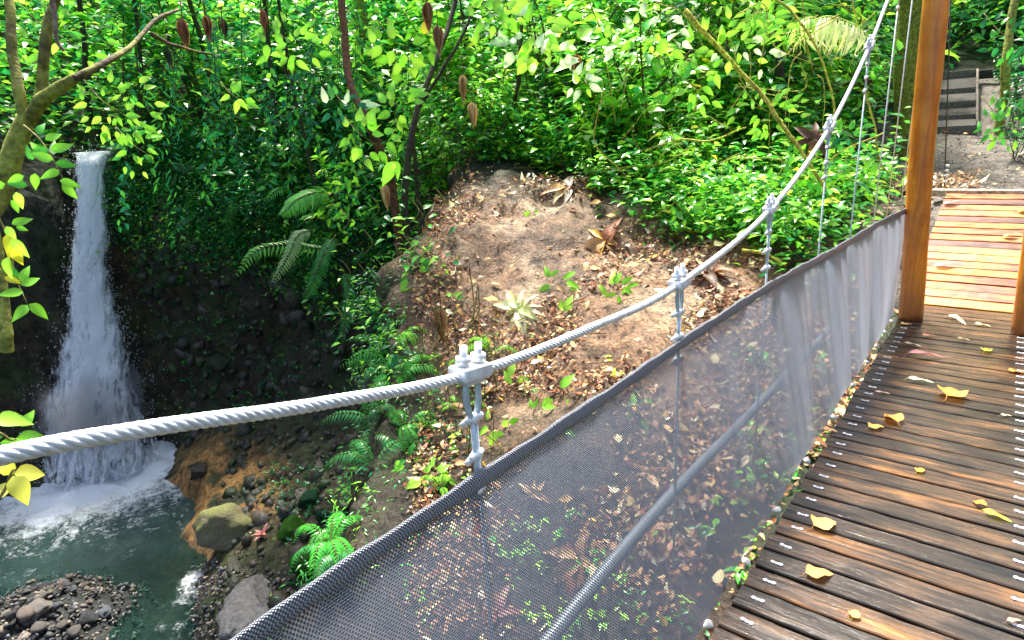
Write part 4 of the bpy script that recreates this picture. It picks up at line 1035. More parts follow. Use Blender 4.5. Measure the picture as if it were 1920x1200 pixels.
# mossy tree leaning in at the left edge
g0 = np.array([-4.1, -.9, float(hgt(-4.1, -.9))-.1])
D0 = 3.3
tree('mossy_tree', [([g0, (-3.9, -.1, -2.2), *A3((-70, 520, 3.25), (-8, 370, D0), (22, 285, D0), (52, 222, D0))],   .050, .034, .75),
     (A3((50, 228, D0), (36, 170, D0), (26, 110, 3.35), (18, 50, 3.4), (8, -40, 3.5)), .022, .017, .55),
     (A3((56, 222, D0), (76, 175, 3.3), (82, 110, 3.3), (95, 45, 3.3), (120, -40, 3.3)), .024, .017, .55),
     (A3((52, 226, D0), (80, 190, 3.2), (110, 168, 3.1), (138, 148, 3.05)), .030, .018, .85),
     (A3((136, 149, 3.05), (175, 128, 3.1), (215, 110, 3.2), (258, 78, 3.4), (292, 42, 3.6), (335, 20, 3.8)), .015, .008, .15),
     (A3((280, 62, 3.5), (310, 80, 3.6), (345, 88, 3.7), (400, 100, 3.9)), .010, .005, .1),
     (A3((-20, 380, D0), (0, 470, 3.2), (4, 560, 3.15), (10, 625, 3.1), (14, 662, 3.1)), .016, .024, .95),
     (A3((90, -30, 3.1), (95, 30, 3.1), (98, 75, 3.1), (112, 97, 3.1)), .010, .006, 0, dict(a=(.25, .18, .14), b_=(.3, .22, .18)))],
     'yellow green mossy tree forking at the left edge in front of the waterfall')
# other trunks: px path, distance, radius
def px_tree(name, pts, r0, r1, moss, label, crownspec=None, **ex):
    w_ = A3(*pts); x, y, _ = w_[0]; z = float(hgt(x, y)); 
    base = (x, y, min(z, w_[0][2])-.1) if w_[0][2] > z-.05 else w_[0]
    return tree(name, [([base]+w_, r0, r1, moss, ex)], label, crownspec=crownspec)
p0 = hit(1697, 292)
tree('path_tree', [([p0+(0, 0, -.2), ony(1697, 260, p0[1]), ony(1700, 130, p0[1]), ony(1706, 0, p0[1]), ony(1722, -300, p0[1]), ony(1735, -560, p0[1])], .165, .11, .5, dict(a=(.16, .10, .04), b_=(.17, .20, .02), amp=.03, nn_=20))],
     'thick mossy tree trunk just left of the orange post and the steps')
brn = dict(a=(.13, .06, .025), b_=(.08, .05, .02)); drk = dict(a=(.035, .028, .018), b_=(.05, .06, .02))
px_tree('brown_tree', [(735, 345, 8.6), (715, 290, 8.4), (688, 225, 8.3), (662, 170, 8.5), (648, 95, 8.8), (640, -30, 9.2)], .060, .045, .3, 'reddish brown leaning trunk rising from the gorge edge behind the leaves', **brn)
px_tree('dark_tree', [(760, 395, 8.3), (765, 300, 8.4), (780, 215, 8.6), (815, 120, 8.9), (850, 20, 9.4), (860, -60, 9.6)], .05, .03, .3, 'thin dark trunk curving up from the left end of the boulder', **drk)
px_tree('dark_tree', [(958, 245, 9.9), (962, 200, 9.9), (975, 140, 9.9), (976, 90, 10), (985, -20, 10.3)], .035, .025, .2, 'straight thin dark trunk above the middle of the boulder', **drk)
px_tree('slanting_tree', [(1135, 285, 9.6), (1150, 240, 9.6), (1185, 215, 9.6), (1225, 175, 9.7), (1300, 90, 10)], .03, .018, .3, 'slanting thin dark trunk right of the middle of the thicket', **drk)
px_tree('slanting_tree', [(775, 250, 8.8), (800, 180, 8.9), (830, 130, 9), (870, 60, 9.2), (900, -20, 9.5)], .03, .018, .4, 'slanting stem with a dry brown leaf bundle left of the middle of the thicket', **drk)
px_tree('dark_tree', [(1475, 300, 9.8), (1470, 200, 9.9), (1462, 110, 10), (1455, -30, 10.4)], .06, .05, .3, 'upright dark trunk among the vines left of the cable', **drk)
px_tree('far_tree', [(1880, 60, 20), (1882, 0, 20.3), (1885, -60, 20.6)], .33, .3, .1, 'thick black brown trunk far back at the top right', **drk)
px_tree('far_tree', [(1795, 80, 18), (1797, 20, 18.3), (1799, -60, 18.6)], .16, .15, .6, 'mossy far trunk in the shade right of the orange post')
px_tree('slender_mossy_tree', [(1885, 160, 12), (1888, 110, 12), (1893, 60, 12.1), (1905, 0, 12.2), (1925, -80, 12.4)], .06, .05, .95, 'slender curved trunk thick with bright moss at the top right corner')
px_tree('far_tree', [(1563, 150, 15), (1566, 60, 15.3), (1568, -50, 15.6)], .10, .09, .5, 'left one of two slim trunks behind the palm frond')
px_tree('far_tree', [(1600, 130, 14), (1590, 60, 14.3), (1575, -50, 14.6)], .08, .07, .5, 'right one of two slim trunks behind the palm frond')
for k, (px, d, r_) in enumerate([(250, 15, .05), (430, 15.5, .06), (520, 13.5, .05), (590, 12.5, .045), (900, 13, .05), (1050, 12.5, .05), (1240, 13, .06), (1330, 12, .04), (1400, 14, .06), (180, 16.5, .07)]):
    a_ = atd(px, 300, d); z = float(hgt(a_[0], a_[1])); l = rng.normal(0, .35, 2)
    b = MB(); limb(b, [(0, 0, -.1), (l[0]*.3, l[1]*.3, 1.5), (l[0]*.7, l[1]*.8, 3), (l[0], l[1], 5)], r_, r_*.6, 30, .4, k, **drk)
    o = empty('thicket_tree', (a_[0], a_[1], z), label='thin dark tree trunk standing in the thicket with its crown above the picture', cat='tree', group='thin trunks in the thicket')
    b.build('trunk', M['bark'], o); f = MB(); crown(f, (l[0], l[1], 5.2), (1.3, 1.3, .8), 260, .24, {'mid': 3, 'bright': 2}); f.build('crown', M['leaf'], o)
# canopy tree on the far bank, crown out of view, added to shade the gorge
z = float(hgt(-11.5, 9.5)); tree('shade_canopy_tree', [([(-11.5, 9.5, z-.2), (-11.3, 9.5, z+2.5), (-11.0, 9.2, z+5), (-10.5, 8.7, z+7.5)], .16, .09, .4)],
    'tall canopy tree above the middle of the gorge cliff', crownspec=[((-10.4, 8.3, z+8.1), (3.0, 2.4, 1.4), 2600, .30, {'mid': 3, 'deep': 2, 'bright': 2})])

# ---------------------------------------------------------------- sprigs, vines, ferns, big dead leaves
def img_basis(px, py, d):
    p = atd(px, py, d); ex = (atd(px+40, py, d)-p); ex /= np.linalg.norm(ex); v = -p/np.linalg.norm(p); ey = np.cross(v, ex); ey /= np.linalg.norm(ey)
    if ey[2] < 0: ey = -ey
    return p, ex, ey, v
def px_leaves(mbf, leaves, d, arch, base, r=rng, tiltamp=.5):
    """leaves: (px, py, angle_deg anticlockwise from right, length_px, colour)"""
    for px, py, an, L_, c in leaves:
        p, ex, ey, v = img_basis(px, py, d+r.normal(0, .03*d)*.5)
        dep = math.hypot(*p[:2])
        s_ = L_/F*depth_of(p); a = R_(an)
        dirv = math.cos(a)*ex+math.sin(a)*ey+v*r.normal(0, .25); up = v+ey*r.uniform(0, tiltamp)+ex*r.normal(0, .3)
        col_ = np.array(G[c] if isinstance(c, str) else c)*r.uniform(.85, 1.15)
        put_leaves(mbf, LEAF[arch], (p-base)[None], rot_from(dirv[None], up[None]), np.array([s_]), col_[None])
def sprig(name, stem, leaves, label, cat='branch', arch=5, r=.004, group=None, stemcol=(.16, .14, .04), mat='leaf'):
    base = np.array(atd(*stem[0])); t = empty(name, tuple(base), label=label, cat=cat, group=group)
    b = MB(); b.tube(smooth_path([np.array(q)-base for q in A3(*stem)], 20), np.linspace(r, r*.4, 20), 6, stemcol); b.build('stem', M['bark'], t)
    f = MB(); px_leaves(f, leaves, stem[-1][2], arch, base); f.build('leaves', M[mat], t); return t
sprig('leafy_branch', [(-20, 380, 2.7), (12, 440, 2.7), (30, 520, 2.65), (52, 572, 2.6)],
      [(12, 424, -70, 34, 'lime'), (22, 420, 20, 36, 'bright'), (30, 426, -15, 22, 'bright'), (12, 440, -80, 48, 'yellow'), (22, 448, -60, 44, 'lime'), (24, 466, -70, 40, 'yellow'), (14, 482, -95, 44, 'lime'), (8, 520, -20, 30, 'yellow'),
       (38, 528, 65, 36, 'bright'), (40, 535, 30, 36, 'bright'), (44, 548, 180, 42, 'bright'), (52, 572, -130, 40, 'bright'), (54, 570, -38, 46, 'bright'), (30, 520, 100, 26, 'mid'), (2, 505, 170, 30, 'lime')],
      'bright yellow and green leaves hanging on a twig at the left edge beside the waterfall')
sprig('leafy_branch', [(45, 235, 3.1), (75, 262, 3.0), (100, 300, 2.95), (122, 345, 2.9)],
      [(70, 252, 60, 30, 'mid'), (85, 262, 25, 34, 'bright'), (92, 280, 190, 34, 'mid'), (96, 282, 20, 40, 'bright'), (100, 300, 160, 40, 'bright'), (104, 305, -10, 36, 'mid'), (112, 320, 200, 36, 'bright'), (116, 345, -50, 38, 'bright'), (112, 338, -20, 36, 'bright'),
       (62, 300, 110, 30, 'mid'), (66, 325, -100, 34, 'bright'), (45, 330, 200, 34, 'bright'), (52, 348, 170, 34, 'mid'), (30, 360, -80, 36, 'lime'), (20, 375, -60, 32, 'bright'), (100, 290, 80, 30, 'pale'), (10, 345, 190, 40, 'bright'), (75, 285, 120, 28, 'bright')],
      'cluster of oval green leaves below the fork of the mossy tree')
sprig('leafy_branch', [(-30, 960, 1.5), (5, 925, 1.5), (22, 885, 1.5), (30, 880, 1.5)],
      [(24, 892, -58, 64, (.95, .9, .10)), (26, 888, 5, 62, (.95, .85, .12)), (24, 890, 130, 48, (.85, .88, .06)), (10, 905, -110, 50, (.9, .9, .2)), (0, 880, 100, 40, (.9, .9, .1))],
      'glowing yellow leaves at the left edge just under the cable', arch='wide')
sprig('leafy_branch', [(-30, 800, 1.8), (5, 815, 1.8), (20, 825, 1.8), (35, 822, 1.8)],
      [(-10, 785, 0, 60, 'lime'), (40, 800, 62, 36, 'bright'), (30, 822, 0, 58, 'bright'), (5, 820, 170, 50, 'mid'), (0, 830, -10, 44, 'bright')],
      'green leaves at the left edge just above the cable', arch='wide')
rs = np.random.default_rng(77)
def rand_leaves(px, py, n, sp, L_, names, droop=-40):
    ks, ws = zip(*names.items()); ws = np.array(ws)/sum(ws); out = []
    for k in range(n):
        a = rs.uniform(0, 360); rr__ = sp*rs.uniform(.2, 1)
        x, y = px+rr__*math.cos(R_(a)), py-rr__*.7*math.sin(R_(a)); an = a+rs.normal(0, 30); an = an+(droop-an)*.25 if an < 180 else an
        out.append((x, y, an, L_*rs.uniform(.6, 1.2), ks[rs.choice(len(ks), p=ws)]))
    return out
for px, py, d, n, sp, L_, nm, lab in [
    (215, 205, 5.2, 26, 75, 30, {'bright': 3, 'lime': 3}, 'bright leaf spray above the waterfall lip'),
    (262, 280, 6.5, 22, 55, 26, {'bright': 2, 'mid': 2, 'lime': 1}, 'green leaf spray right of the waterfall lip'),
    (440, 180, 7, 8, 30, 30, {'bright': 3, 'lime': 1}, 'few bright leaves in front of the dark cliff top'),
    (655, 200, 6.5, 10, 40, 34, {'pale': 2, 'blue': 1, 'mid': 1}, 'pale bluish leaf whorl left of the brown trunk'),
    (690, 262, 6.5, 14, 48, 44, {'bright': 3, 'lime': 2}, 'large lime leaves below the brown trunk'),
    (750, 200, 6.8, 12, 45, 42, {'bright': 3, 'lime': 1}, 'broad green leaves right of the brown trunk'),
    (760, 90, 7.2, 16, 60, 46, {'bright': 3, 'lime': 4, 'yellow': .5}, 'yellow and lime leaves at the top left of the middle'),
    (1000, 60, 7, 18, 75, 52, {'bright': 2, 'lime': 3, 'pale': 2}, 'big sunlit leaves at the top middle'),
    (1030, 100, 6.6, 11, 42, 40, {'pale': 5, 'lime': 1}, 'whitish sunlit leaves in the top middle'),  # whitish tint paints the strong sun onto these leaves
    (1095, 155, 6.8, 8, 30, 32, {'pale': 4, 'lime': 1}, 'small whitish leaf whorl right of the top middle'),
    (930, 30, 7, 12, 55, 44, {'bright': 2, 'lime': 2, 'mid': 1}, 'green leaves along the top edge of the middle'),
    (1210, 55, 7.4, 18, 75, 38, {'bright': 2, 'pale': 2, 'lime': 2}, 'pale green leaves at the top right of the middle'),
    (1370, 90, 7.6, 26, 80, 34, {'pale': 2, 'lime': 4, 'bright': 2}, 'dense sunlit leaf spray left of the palm frond'),
    (1430, 30, 7.8, 18, 60, 30, {'bright': 2, 'lime': 2}, 'leaf spray at the top edge left of the cable'),
    (1300, 160, 7.8, 20, 70, 32, {'bright': 3, 'mid': 2, 'lime': 2}, 'leaf spray among the vines at the right of the thicket'),
    (1440, 210, 7.6, 22, 60, 28, {'lime': 3, 'bright': 3}, 'lime leaf spray crossed by mossy vines'),
    (1500, 330, 7.4, 20, 60, 26, {'bright': 3, 'mid': 2, 'lime': 1}, 'leaf spray beside the large drooping dead leaf'),
    (1590, 250, 7.6, 18, 42, 26, {'mid': 2, 'bright': 2, 'blue': 1}, 'broad green leaves between the cable and the first hangers'),
    (1600, 340, 7.4, 18, 45, 24, {'lime': 3, 'bright': 2}, 'small lime leaves behind the hangers'),
    (1290, 400, 7.2, 14, 45, 22, {'bright': 3, 'mid': 1}, 'green leaves at the right end of the boulder'),
    (560, 90, 7, 20, 80, 34, {'bright': 3, 'lime': 2}, 'bright leaf spray at the top left of the thicket'),
    (100, 60, 5.5, 24, 110, 30, {'bright': 3, 'mid': 2, 'lime': 1}, 'green leaf spray behind the forked mossy tree'),
    (1890, 230, 8.5, 26, 55, 24, {'mid': 3, 'bright': 2}, 'green leaves hanging over the path at the right edge'),
    (1890, 70, 9, 20, 50, 24, {'mid': 3, 'deep': 2}, 'darker leaf spray at the top right corner')]:
    sprig('leafy_branch', [(px-sp*.9, py-sp*.9, d+.3), (px-sp*.4, py-sp*.3, d+.1), (px, py, d), (px+sp*.5, py+sp*.3, d)], rand_leaves(px, py, int(n*1.5), sp*1.15, L_*(.8 if L_ < 36 else .66), nm), lab, arch='wide' if L_ > 36 else 5)
sprig('hanging_leaf_pair', [(735, 285, 6), (737, 300, 6), (738, 304, 6)], [(738, 302, -115, 54, 'bright'), (738, 302, -65, 46, 'bright'), (738, 305, -90, 18, 'lime')], 'pair of long glossy leaves hanging at the left end of the boulder')
# palm
base = hit(1560, 160); 
def frond(mbf, P, wl, n, L_, tint, rs_, down_=.6, narrow=.16, up0=(0, 0, 1)):
    """P: rachis points; leaflets on both sides"""
    m = len(P); T_ = np.gradient(P, axis=0); T_ /= np.linalg.norm(T_, axis=1)[:, None]
    for side in (-1, 1):
        t = np.linspace(.12, .99, n); idx = t*(m-1); i0 = np.minimum(idx.astype(int), m-2); f = (idx-i0)[:, None]; p = P[i0]*(1-f)+P[i0+1]*f; tt = T_[i0]
        s_ = np.cross(tt, np.array(up0, float)); s_ /= np.linalg.norm(s_, axis=1)[:, None]+1e-9
        d = side*s_+tt*.55+np.array([0, 0, -down_])*rs_.uniform(.5, 1.2, (n, 1)); up = np.cross(s_, tt)+rs_.normal(0, .15, (n, 3)); up = np.where(up[:, 2:3] < 0, -up, up)
        Lf = L_*np.sin(np.pi*np.clip(t*.85+.12, 0, 1))**.6
        V_, Q_, sh_ = LEAF['narrow']; V2 = V_*np.array([narrow/.2, 1, 1])
        put_leaves(mbf, (V2, Q_, sh_), p, rot_from(d, up), Lf, np.array(tint)[None]*rs_.uniform(.8, 1.2, (n, 1)))
pt = empty('palm', tuple(base), label='small palm with a pale fan of narrow leaflets reaching towards the cable', cat='palm'); b = MB(); f = MB()
for k, (pts, L_, tn) in enumerate([(A3((1490, 95, 8.8), (1535, 35, 8.4), (1590, 40, 8.2), (1640, 75, 8.0)), .42, (.75, .85, .35)), (A3((1490, 95, 8.8), (1500, 45, 8.5), (1520, 32, 8.4), (1560, 50, 8.3)), .30, (.45, .75, .15)),
                                   (A3((1490, 95, 8.8), (1460, 40, 8.7), (1430, 20, 8.6), (1390, 40, 8.5)), .3, (.25, .6, .05)), (A3((1490, 95, 8.8), (1490, 20, 8.9), (1500, -30, 9), (1530, -60, 9)), .35, (.2, .5, .05))]):
    P = smooth_path(np.array(pts)-base, 24); b.tube(P, np.linspace(.010, .004, 24), 5, (.35, .45, .08)); frond(f, P, 0, 22, L_, tn, rs, .9, .13)
stem_p = np.array(A3((1490, 95, 8.8))[0])-base; b.tube(smooth_path([(0, 0, -.1), stem_p*.5+np.array([.05, 0, 0]), stem_p], 14), np.linspace(.03, .02, 14), 7, (.12, .12, .05))
b.build('stem', M['bark'], pt); f.build('fronds', M['leaf'], pt)
# ferns
def fern_proto(seed, L_, n, tint):
    r = np.random.default_rng(seed); st_ = MB(); f = MB()
    for k in range(n):
        a = r.uniform(0, 6.28); l = L_*r.uniform(.6, 1.1); P = smooth_path([(0, 0, 0), (math.cos(a)*l*.35, math.sin(a)*l*.35, l*.35), (math.cos(a)*l*.75, math.sin(a)*l*.75, l*.25), (math.cos(a)*l, math.sin(a)*l, -l*.15)], 20)
        st_.tube(P, np.linspace(.004, .0015, 20), 4, (.12, .14, .03), cap=False); frond(f, P, 0, 18, l*.20, np.array(tint)*r.uniform(.8, 1.2), r, .15, .26)
    return ('fern', mesh_of(st_, 'stem', M['bark']), mesh_of(f, 'foliage', M['leaf']))
fpD = [fern_proto(300+k, .75, 7, G['mid']) for k in range(2)]+[fern_proto(310+k, .7, 7, (.04, .22, .05)) for k in range(2)]
fpB = [fern_proto(320+k, .32, 6, G['bright']) for k in range(2)]
p, nn = surface_points(cm & (PXg > 230) & (PXg < 800), 40, wgt)
for q, n_ in zip(p, nn): place(fpD[rng.integers(4)], tuple(q+n_*.05), rng.uniform(0, 6), rng.uniform(.6, 1.1), 'dark green fern hanging from the shady gorge cliff', 'fern', 'ferns on the gorge cliff', (n_[1]*-.7, n_[0]*.7))
p, nn = surface_points(em & (PXg < 1000) & (PYg > 640), 14)
for q, n_ in zip(p, nn): place(fpB[rng.integers(2)], tuple(q+n_*.02), rng.uniform(0, 6), rng.uniform(.6, 1.1), 'small bright fern on the steep edge below the boulder', 'fern', 'small ferns below the boulder', (n_[1]*-.5, n_[0]*.5))
def big_frond(pts, L_, tint, label, nl=26, down_=.25):
    w_ = A3(*pts); base = np.array(w_[0]); t = empty('fern_frond', tuple(base), label=label, cat='fern'); P = smooth_path(np.array(w_)-base, 26)
    b = MB(); b.tube(P, np.linspace(.006, .002, 26), 5, (.15, .16, .04)); b.build('stalk', M['bark'], t)
    v = -base/np.linalg.norm(base); f = MB(); frond(f, P, 0, nl, L_, tint, rs, down_, .24, up0=v*.8+np.array([0, 0, .5])); f.build('leaflets', M['leaf'], t)
big_frond([(625, 372, 9.2), (600, 360, 9.0), (560, 372, 8.8), (528, 402, 8.7)], .22, (.14, .5, .06), 'broad light green fern frond on the cliff left of the boulder')
big_frond([(650, 455, 9.0), (600, 465, 8.9), (540, 458, 8.7), (480, 470, 8.5), (443, 515, 8.4)], .15, (.12, .38, .05), 'long arching fern frond pointing left over the gorge')
big_frond([(590, 430, 8.8), (560, 440, 8.6), (540, 480, 8.5), (512, 528, 8.4)], .15, (.26, .42, .16), 'pale grey green fern frond drooping over the gorge')
big_frond([(630, 440, 8.8), (610, 470, 8.6), (590, 520, 8.5), (570, 560, 8.5)], .16, (.05, .24, .05), 'dark fern frond hanging next to the arching one')
big_frond([(640, 500, 8.6), (655, 540, 8.5), (650, 590, 8.4), (640, 640, 8.4)], .14, (.05, .22, .05), 'dark fern frond hanging down the cliff curtain')
q = hit(622, 1050); place(fern_proto(340, .42, 7, (.06, .40, .04)), tuple(q+np.array([0, 0, .12])), 1., 1., 'small green fern beside the mossy boulders above the net hem', 'fern', None)
# vines
vn = [([(1285, 20, 7.6), (1350, 95, 7.6), (1425, 170, 7.5), (1470, 240, 7.4), (1520, 310, 7.3), (1570, 380, 7.3)], .028, 'thick yellow mossy vine slanting down behind the cable'),
      ([(1440, -10, 7.9), (1500, 40, 7.8), (1545, 130, 7.7), (1562, 220, 7.6), (1540, 330, 7.5)], .014, 'mossy vine hanging beside the palm frond'),
      ([(1620, 170, 7.8), (1640, 230, 7.7), (1655, 310, 7.6), (1690, 330, 7.6)], .012, 'thin mossy vine behind the hangers'),
      ([(1210, 285, 8.4), (1270, 262, 8.2), (1330, 262, 8.0), (1400, 240, 7.8)], .014, 'greenish dead branch lying over the top of the slope'),
      ([(1120, 320, 8.6), (1180, 312, 8.4), (1240, 305, 8.2), (1290, 280, 8.0)], .012, 'dead stick lying along the upper edge of the boulder'),
      ([(1395, 470, 6.8), (1440, 478, 6.7), (1475, 498, 6.6)], .02, 'short brown log beside the net at the right foot of the slope')]
def vine_obj(pts, r, label, moss=.8, group=None, **ex):
    w_ = A3(*pts); base = np.array(w_[0]); b = MB(); limb(b, np.array(w_)-base, r, r*.6, 40, moss, len(label)*1.7, amp=.03, nn_=8, **ex); o = b.build('vine', M['bark'], label=label, cat='vine', group=group); o.location = tuple(base); return o
for pts, r, lab in vn: vine_obj(pts, r, lab, .8, a=(.22, .17, .06), b_=(.50, .48, .06))
for k in range(46):
    px, py, d = rs.uniform(1120, 1660), rs.uniform(20, 380), rs.uniform(7.2, 8.6); a = rs.uniform(0, 3.14); l = rs.uniform(40, 160); cv = rs.normal(0, 25, 2)
    vine_obj([(px-math.cos(a)*l/2, py-math.sin(a)*l/2, d), (px+cv[0], py+cv[1], d), (px+math.cos(a)*l/2, py+math.sin(a)*l/2+20, d)], rs.uniform(.003, .008), 'thin yellowish vine tangled in the sunny bushes beside the cable', .7, 'thin vines in the sunny bushes', a=(.30, .22, .08), b_=(.55, .50, .10))
for k in range(70):
    px, py, d = (rs.uniform(620, 840), rs.uniform(300, 620), rs.uniform(7.0, 8.6)) if k < 34 else (rs.uniform(770, 930), rs.uniform(560, 850), 0)
    if d == 0:
        h_ = hit(px, py); d = math.hypot(h_[0], h_[1])-.06; l = rs.uniform(60, 190); cv = rs.normal(0, 14, 3)
    vine_obj([(px, py-l/2, d), (px+cv[0], py, d-.1), (px+cv[1], py+l/2, d-.1)], rs.uniform(.003, .008), 'thin brown root hanging down the cliff at the left of the boulder', .2, 'roots hanging left of the boulder')
# dried hanging leaf bundles
def bundle(px, py, hpx, d, label, tn=('rust', 'dark', 'tan'), n=11):
    hpx = hpx*.85; base = np.array(atd(px, py-hpx*.5, d)); h = hpx/F*depth_of(base); t = empty('dried_leaf_bundle', tuple(base), label=label, cat='dead leaf')
    f = MB(); n = 20; az = rs.uniform(0, 6.28, n); d_ = np.stack([np.cos(az)*.55, np.sin(az)*.55, np.full(n, -1.)], 1); up = np.stack([np.cos(az), np.sin(az), np.full(n, .3)], 1)
    put_leaves(f, arch_leaf(6, .17, .9, .55), np.tile([0, 0, 0.], (n, 1))+rs.normal(0, .01, (n, 3)), rot_from(d_, up), h*rs.uniform(.7, 1.15, n), np.array([G[tn[rs.integers(len(tn))]] for _ in range(n)])*1.1)
    f.build('curled_leaves', M['dry_leaf'], t); b = MB(); b.tube(smooth_path([(0, 0, .0), (.01, 0, h*.3), (-.02, .02, h*.8)], 8), .005, 5, (.1, .06, .03)); b.build('stalk', M['bark'], t)
for a in [(342, 62, 56, 6.2, 'long dark brown dead leaf bundle hanging at the top left'), (384, 50, 46, 6.4, 'reddish round dead leaf bundle beside the long dark one'), (416, 52, 36, 6.6, 'blackish dead leaf bundle right of the reddish one', ('dark', 'black')),
          (314, 108, 36, 6.4, 'small black dead bundle below the long dark one', ('dark', 'black')), (490, 38, 44, 7, 'brown dead bundle at the top edge left of the middle'), (536, 124, 36, 7.2, 'small dark dead bundle above the cliff', ('dark', 'black')),
          (820, 72, 52, 7, 'large brown crumpled dead leaf in the upper middle', ('rust', 'tan', 'grey')), (800, 28, 54, 7.2, 'upper brown crumpled dead leaf near the top edge'), (1080, 122, 42, 7.4, 'spiky pale brown dead head in the upper right of the middle', ('tan', 'rust')),
          (868, 165, 54, 7.8, 'straw coloured dead bundle above the boulder', ('straw', 'tan')), (722, 368, 46, 6.6, 'yellow brown dead bundle under the hanging leaf pair', ('tan', 'straw')), (885, 212, 46, 8.2, 'pale straw dead leaf drooping above the boulder end', ('straw', 'tan')),
          (826, 610, 70, 6.0, 'brown root mat hanging under the left side of the boulder', ('tan', 'rust'))]:
    bundle(*a)
# large dead palmate leaves
def palmate(px, py, wpx, label, tn, n=8, d=None, up=None, curl=.35, name='dead_leaf', lw=.44, lift=.03, mat='dry_leaf'):
    p = hit(px, py) if d is None else atd(px, py, d); r = wpx*.5/F*depth_of(p); nr_ = nrm_at(p[0], p[1]) if up is None else np.array(up, float); nr_ = nr_/np.linalg.norm(nr_)
    t = empty(name, tuple(p+nr_*lift), label=label, cat='leaf'); t1 = np.cross(nr_, [0, 1., .1]); t1 /= np.linalg.norm(t1); t2 = np.cross(nr_, t1)
    n = int(n*1.2); az = np.linspace(0, 6.1, n)+rs.normal(0, .22, n); dd = np.cos(az)[:, None]*t1+np.sin(az)[:, None]*t2+nr_*curl*rs.uniform(.2, 1.4, (n, 1)); f = MB()
    c = np.array([G[tn[rs.integers(len(tn))]] if isinstance(tn[0], str) else tn[rs.integers(len(tn))] for _ in range(n)])
    put_leaves(f, arch_leaf(7, lw*.8, .6, .5, wave=.3), rs.normal(0, .012, (n, 3)), rot_from(dd, np.tile(nr_, (n, 1))+rs.normal(0, .2, (n, 3))), r*rs.uniform(.55, 1.25, n), c*rs.uniform(.8, 1.2, (n, 1)))
    f.build('lobes', M[mat], t); b = MB(); b.tube(smooth_path([(0, 0, 0), tuple(-t1*r*.5+nr_*.03), tuple(-t1*r*1.1)], 8), .005, 5, (.2, .1, .04)); b.build('stalk', M['bark'], t)
palmate(1062, 358, 105, 'large olive brown dead hand shaped leaf at the top of the boulder', ('straw', 'grey', 'tan'), 9)
palmate(1135, 455, 110, 'large orange brown dead leaf in the middle of the boulder slope', ('tan', 'rust', 'gold'), 9)
palmate(1325, 520, 120, 'dark red brown dead leaf between the cable and the net', ('rust', 'dark'), 8, curl=.5)
palmate(1525, 262, 74, 'glossy red brown dead leaf hanging in the bushes left of the hangers', ('rust', 'dark'), 7, d=7.4, up=(.3, -.8, .4))
palmate(1385, 560, 60, 'small reddish dead leaf near the net under the cable', ('rust', 'tan'), 7)
palmate(1085, 1050, 170, 'large orange brown dead leaf seen through the netting', ('tan', 'rust'), 8, curl=.5)
palmate(930, 1160, 110, 'purplish dead leaf low behind the netting', ((.25, .08, .07), (.3, .14, .12)), 6)
palmate(1240, 1010, 110, 'dark brown dead leaf behind the pipe and the netting', ('dark', 'rust'), 7)
palmate(495, 1008, 58, 'pink dead leaf standing upright in the shady gorge', ((.55, .22, .17),), 6, curl=1.6)
palmate(1000, 930, 80, 'tan dead leaf behind the upper part of the netting', ('tan', 'straw'), 7)
PAL = ((.85, .80, .40), (.80, .86, .30), (.88, .82, .55))
palmate(982, 588, 118, 'pale cream and green leaf rosette perched on the boulder edge', PAL, 11, up=(.1, -.75, .65), curl=.3, name='leaf_rosette', lw=.36, lift=.10)

# single large leaves on the boulder (things one can pick out)
sl = view & (RD > .1) & (GX < -.8) & (RHO < 9.2) & (PXg > 860) & (PYg > 330)
p, nn = surface_points(sl, 130)
for k, (q, n_) in enumerate(zip(p, nn)):
    pass
leaf_me = {}
def leaf_mesh(key, arch=5, wd=.44, fold=.25, droop=.3, c=(.5, .4, .2), thick=False, wave=.2):
    Va, Qa, sh = arch_leaf(8, wd, fold, droop, wave=wave); b = MB(); b.add(Va, Qa, col=np.clip(np.array(c)[None]*sh[:, None], 0, .95)); b.tube([(0, -.18, .03), (0, 0, 0)], .012, 5, tuple(np.array(c)*.6)); return mesh_of(b, 'fallen_leaf', M['dry_leaf'])
LM = [leaf_mesh(0, c=G['straw']), leaf_mesh(1, c=G['tan'], fold=.5, droop=.5), leaf_mesh(2, c=G['rust'], fold=.8, droop=.3), leaf_mesh(3, c=(.8, .66, .35), wd=.5), leaf_mesh(4, c=(.62, .33, .08), wd=.55, droop=.1), leaf_mesh(5, c=(.8, .6, .05), wd=.45, droop=.2)]
wts = [.25, .25, .2, .15, .1, .05]
for k, (q, n_) in enumerate(zip(p, nn)):
    o = bpy.data.objects.new('fallen_leaf', LM[rng.choice(6, p=wts)]); C.objects.link(o); s_ = rng.uniform(.08, .19); o.scale = (s_, s_, s_)
    o.location = tuple(q+n_*.025); o.rotation_euler = (Matrix.Rotation(0, 3, 'X') @ Vector(n_).to_track_quat('Z', 'Y').to_matrix() @ Matrix.Rotation(rng.uniform(0, 6.28), 3, 'Z') @ Matrix.Rotation(rng.uniform(-.5, .5), 3, 'Y')).to_euler()
    tag(o, 'large pale or brown dead leaf lying on the boulder slope', 'leaf', 'large dead leaves on the boulder')

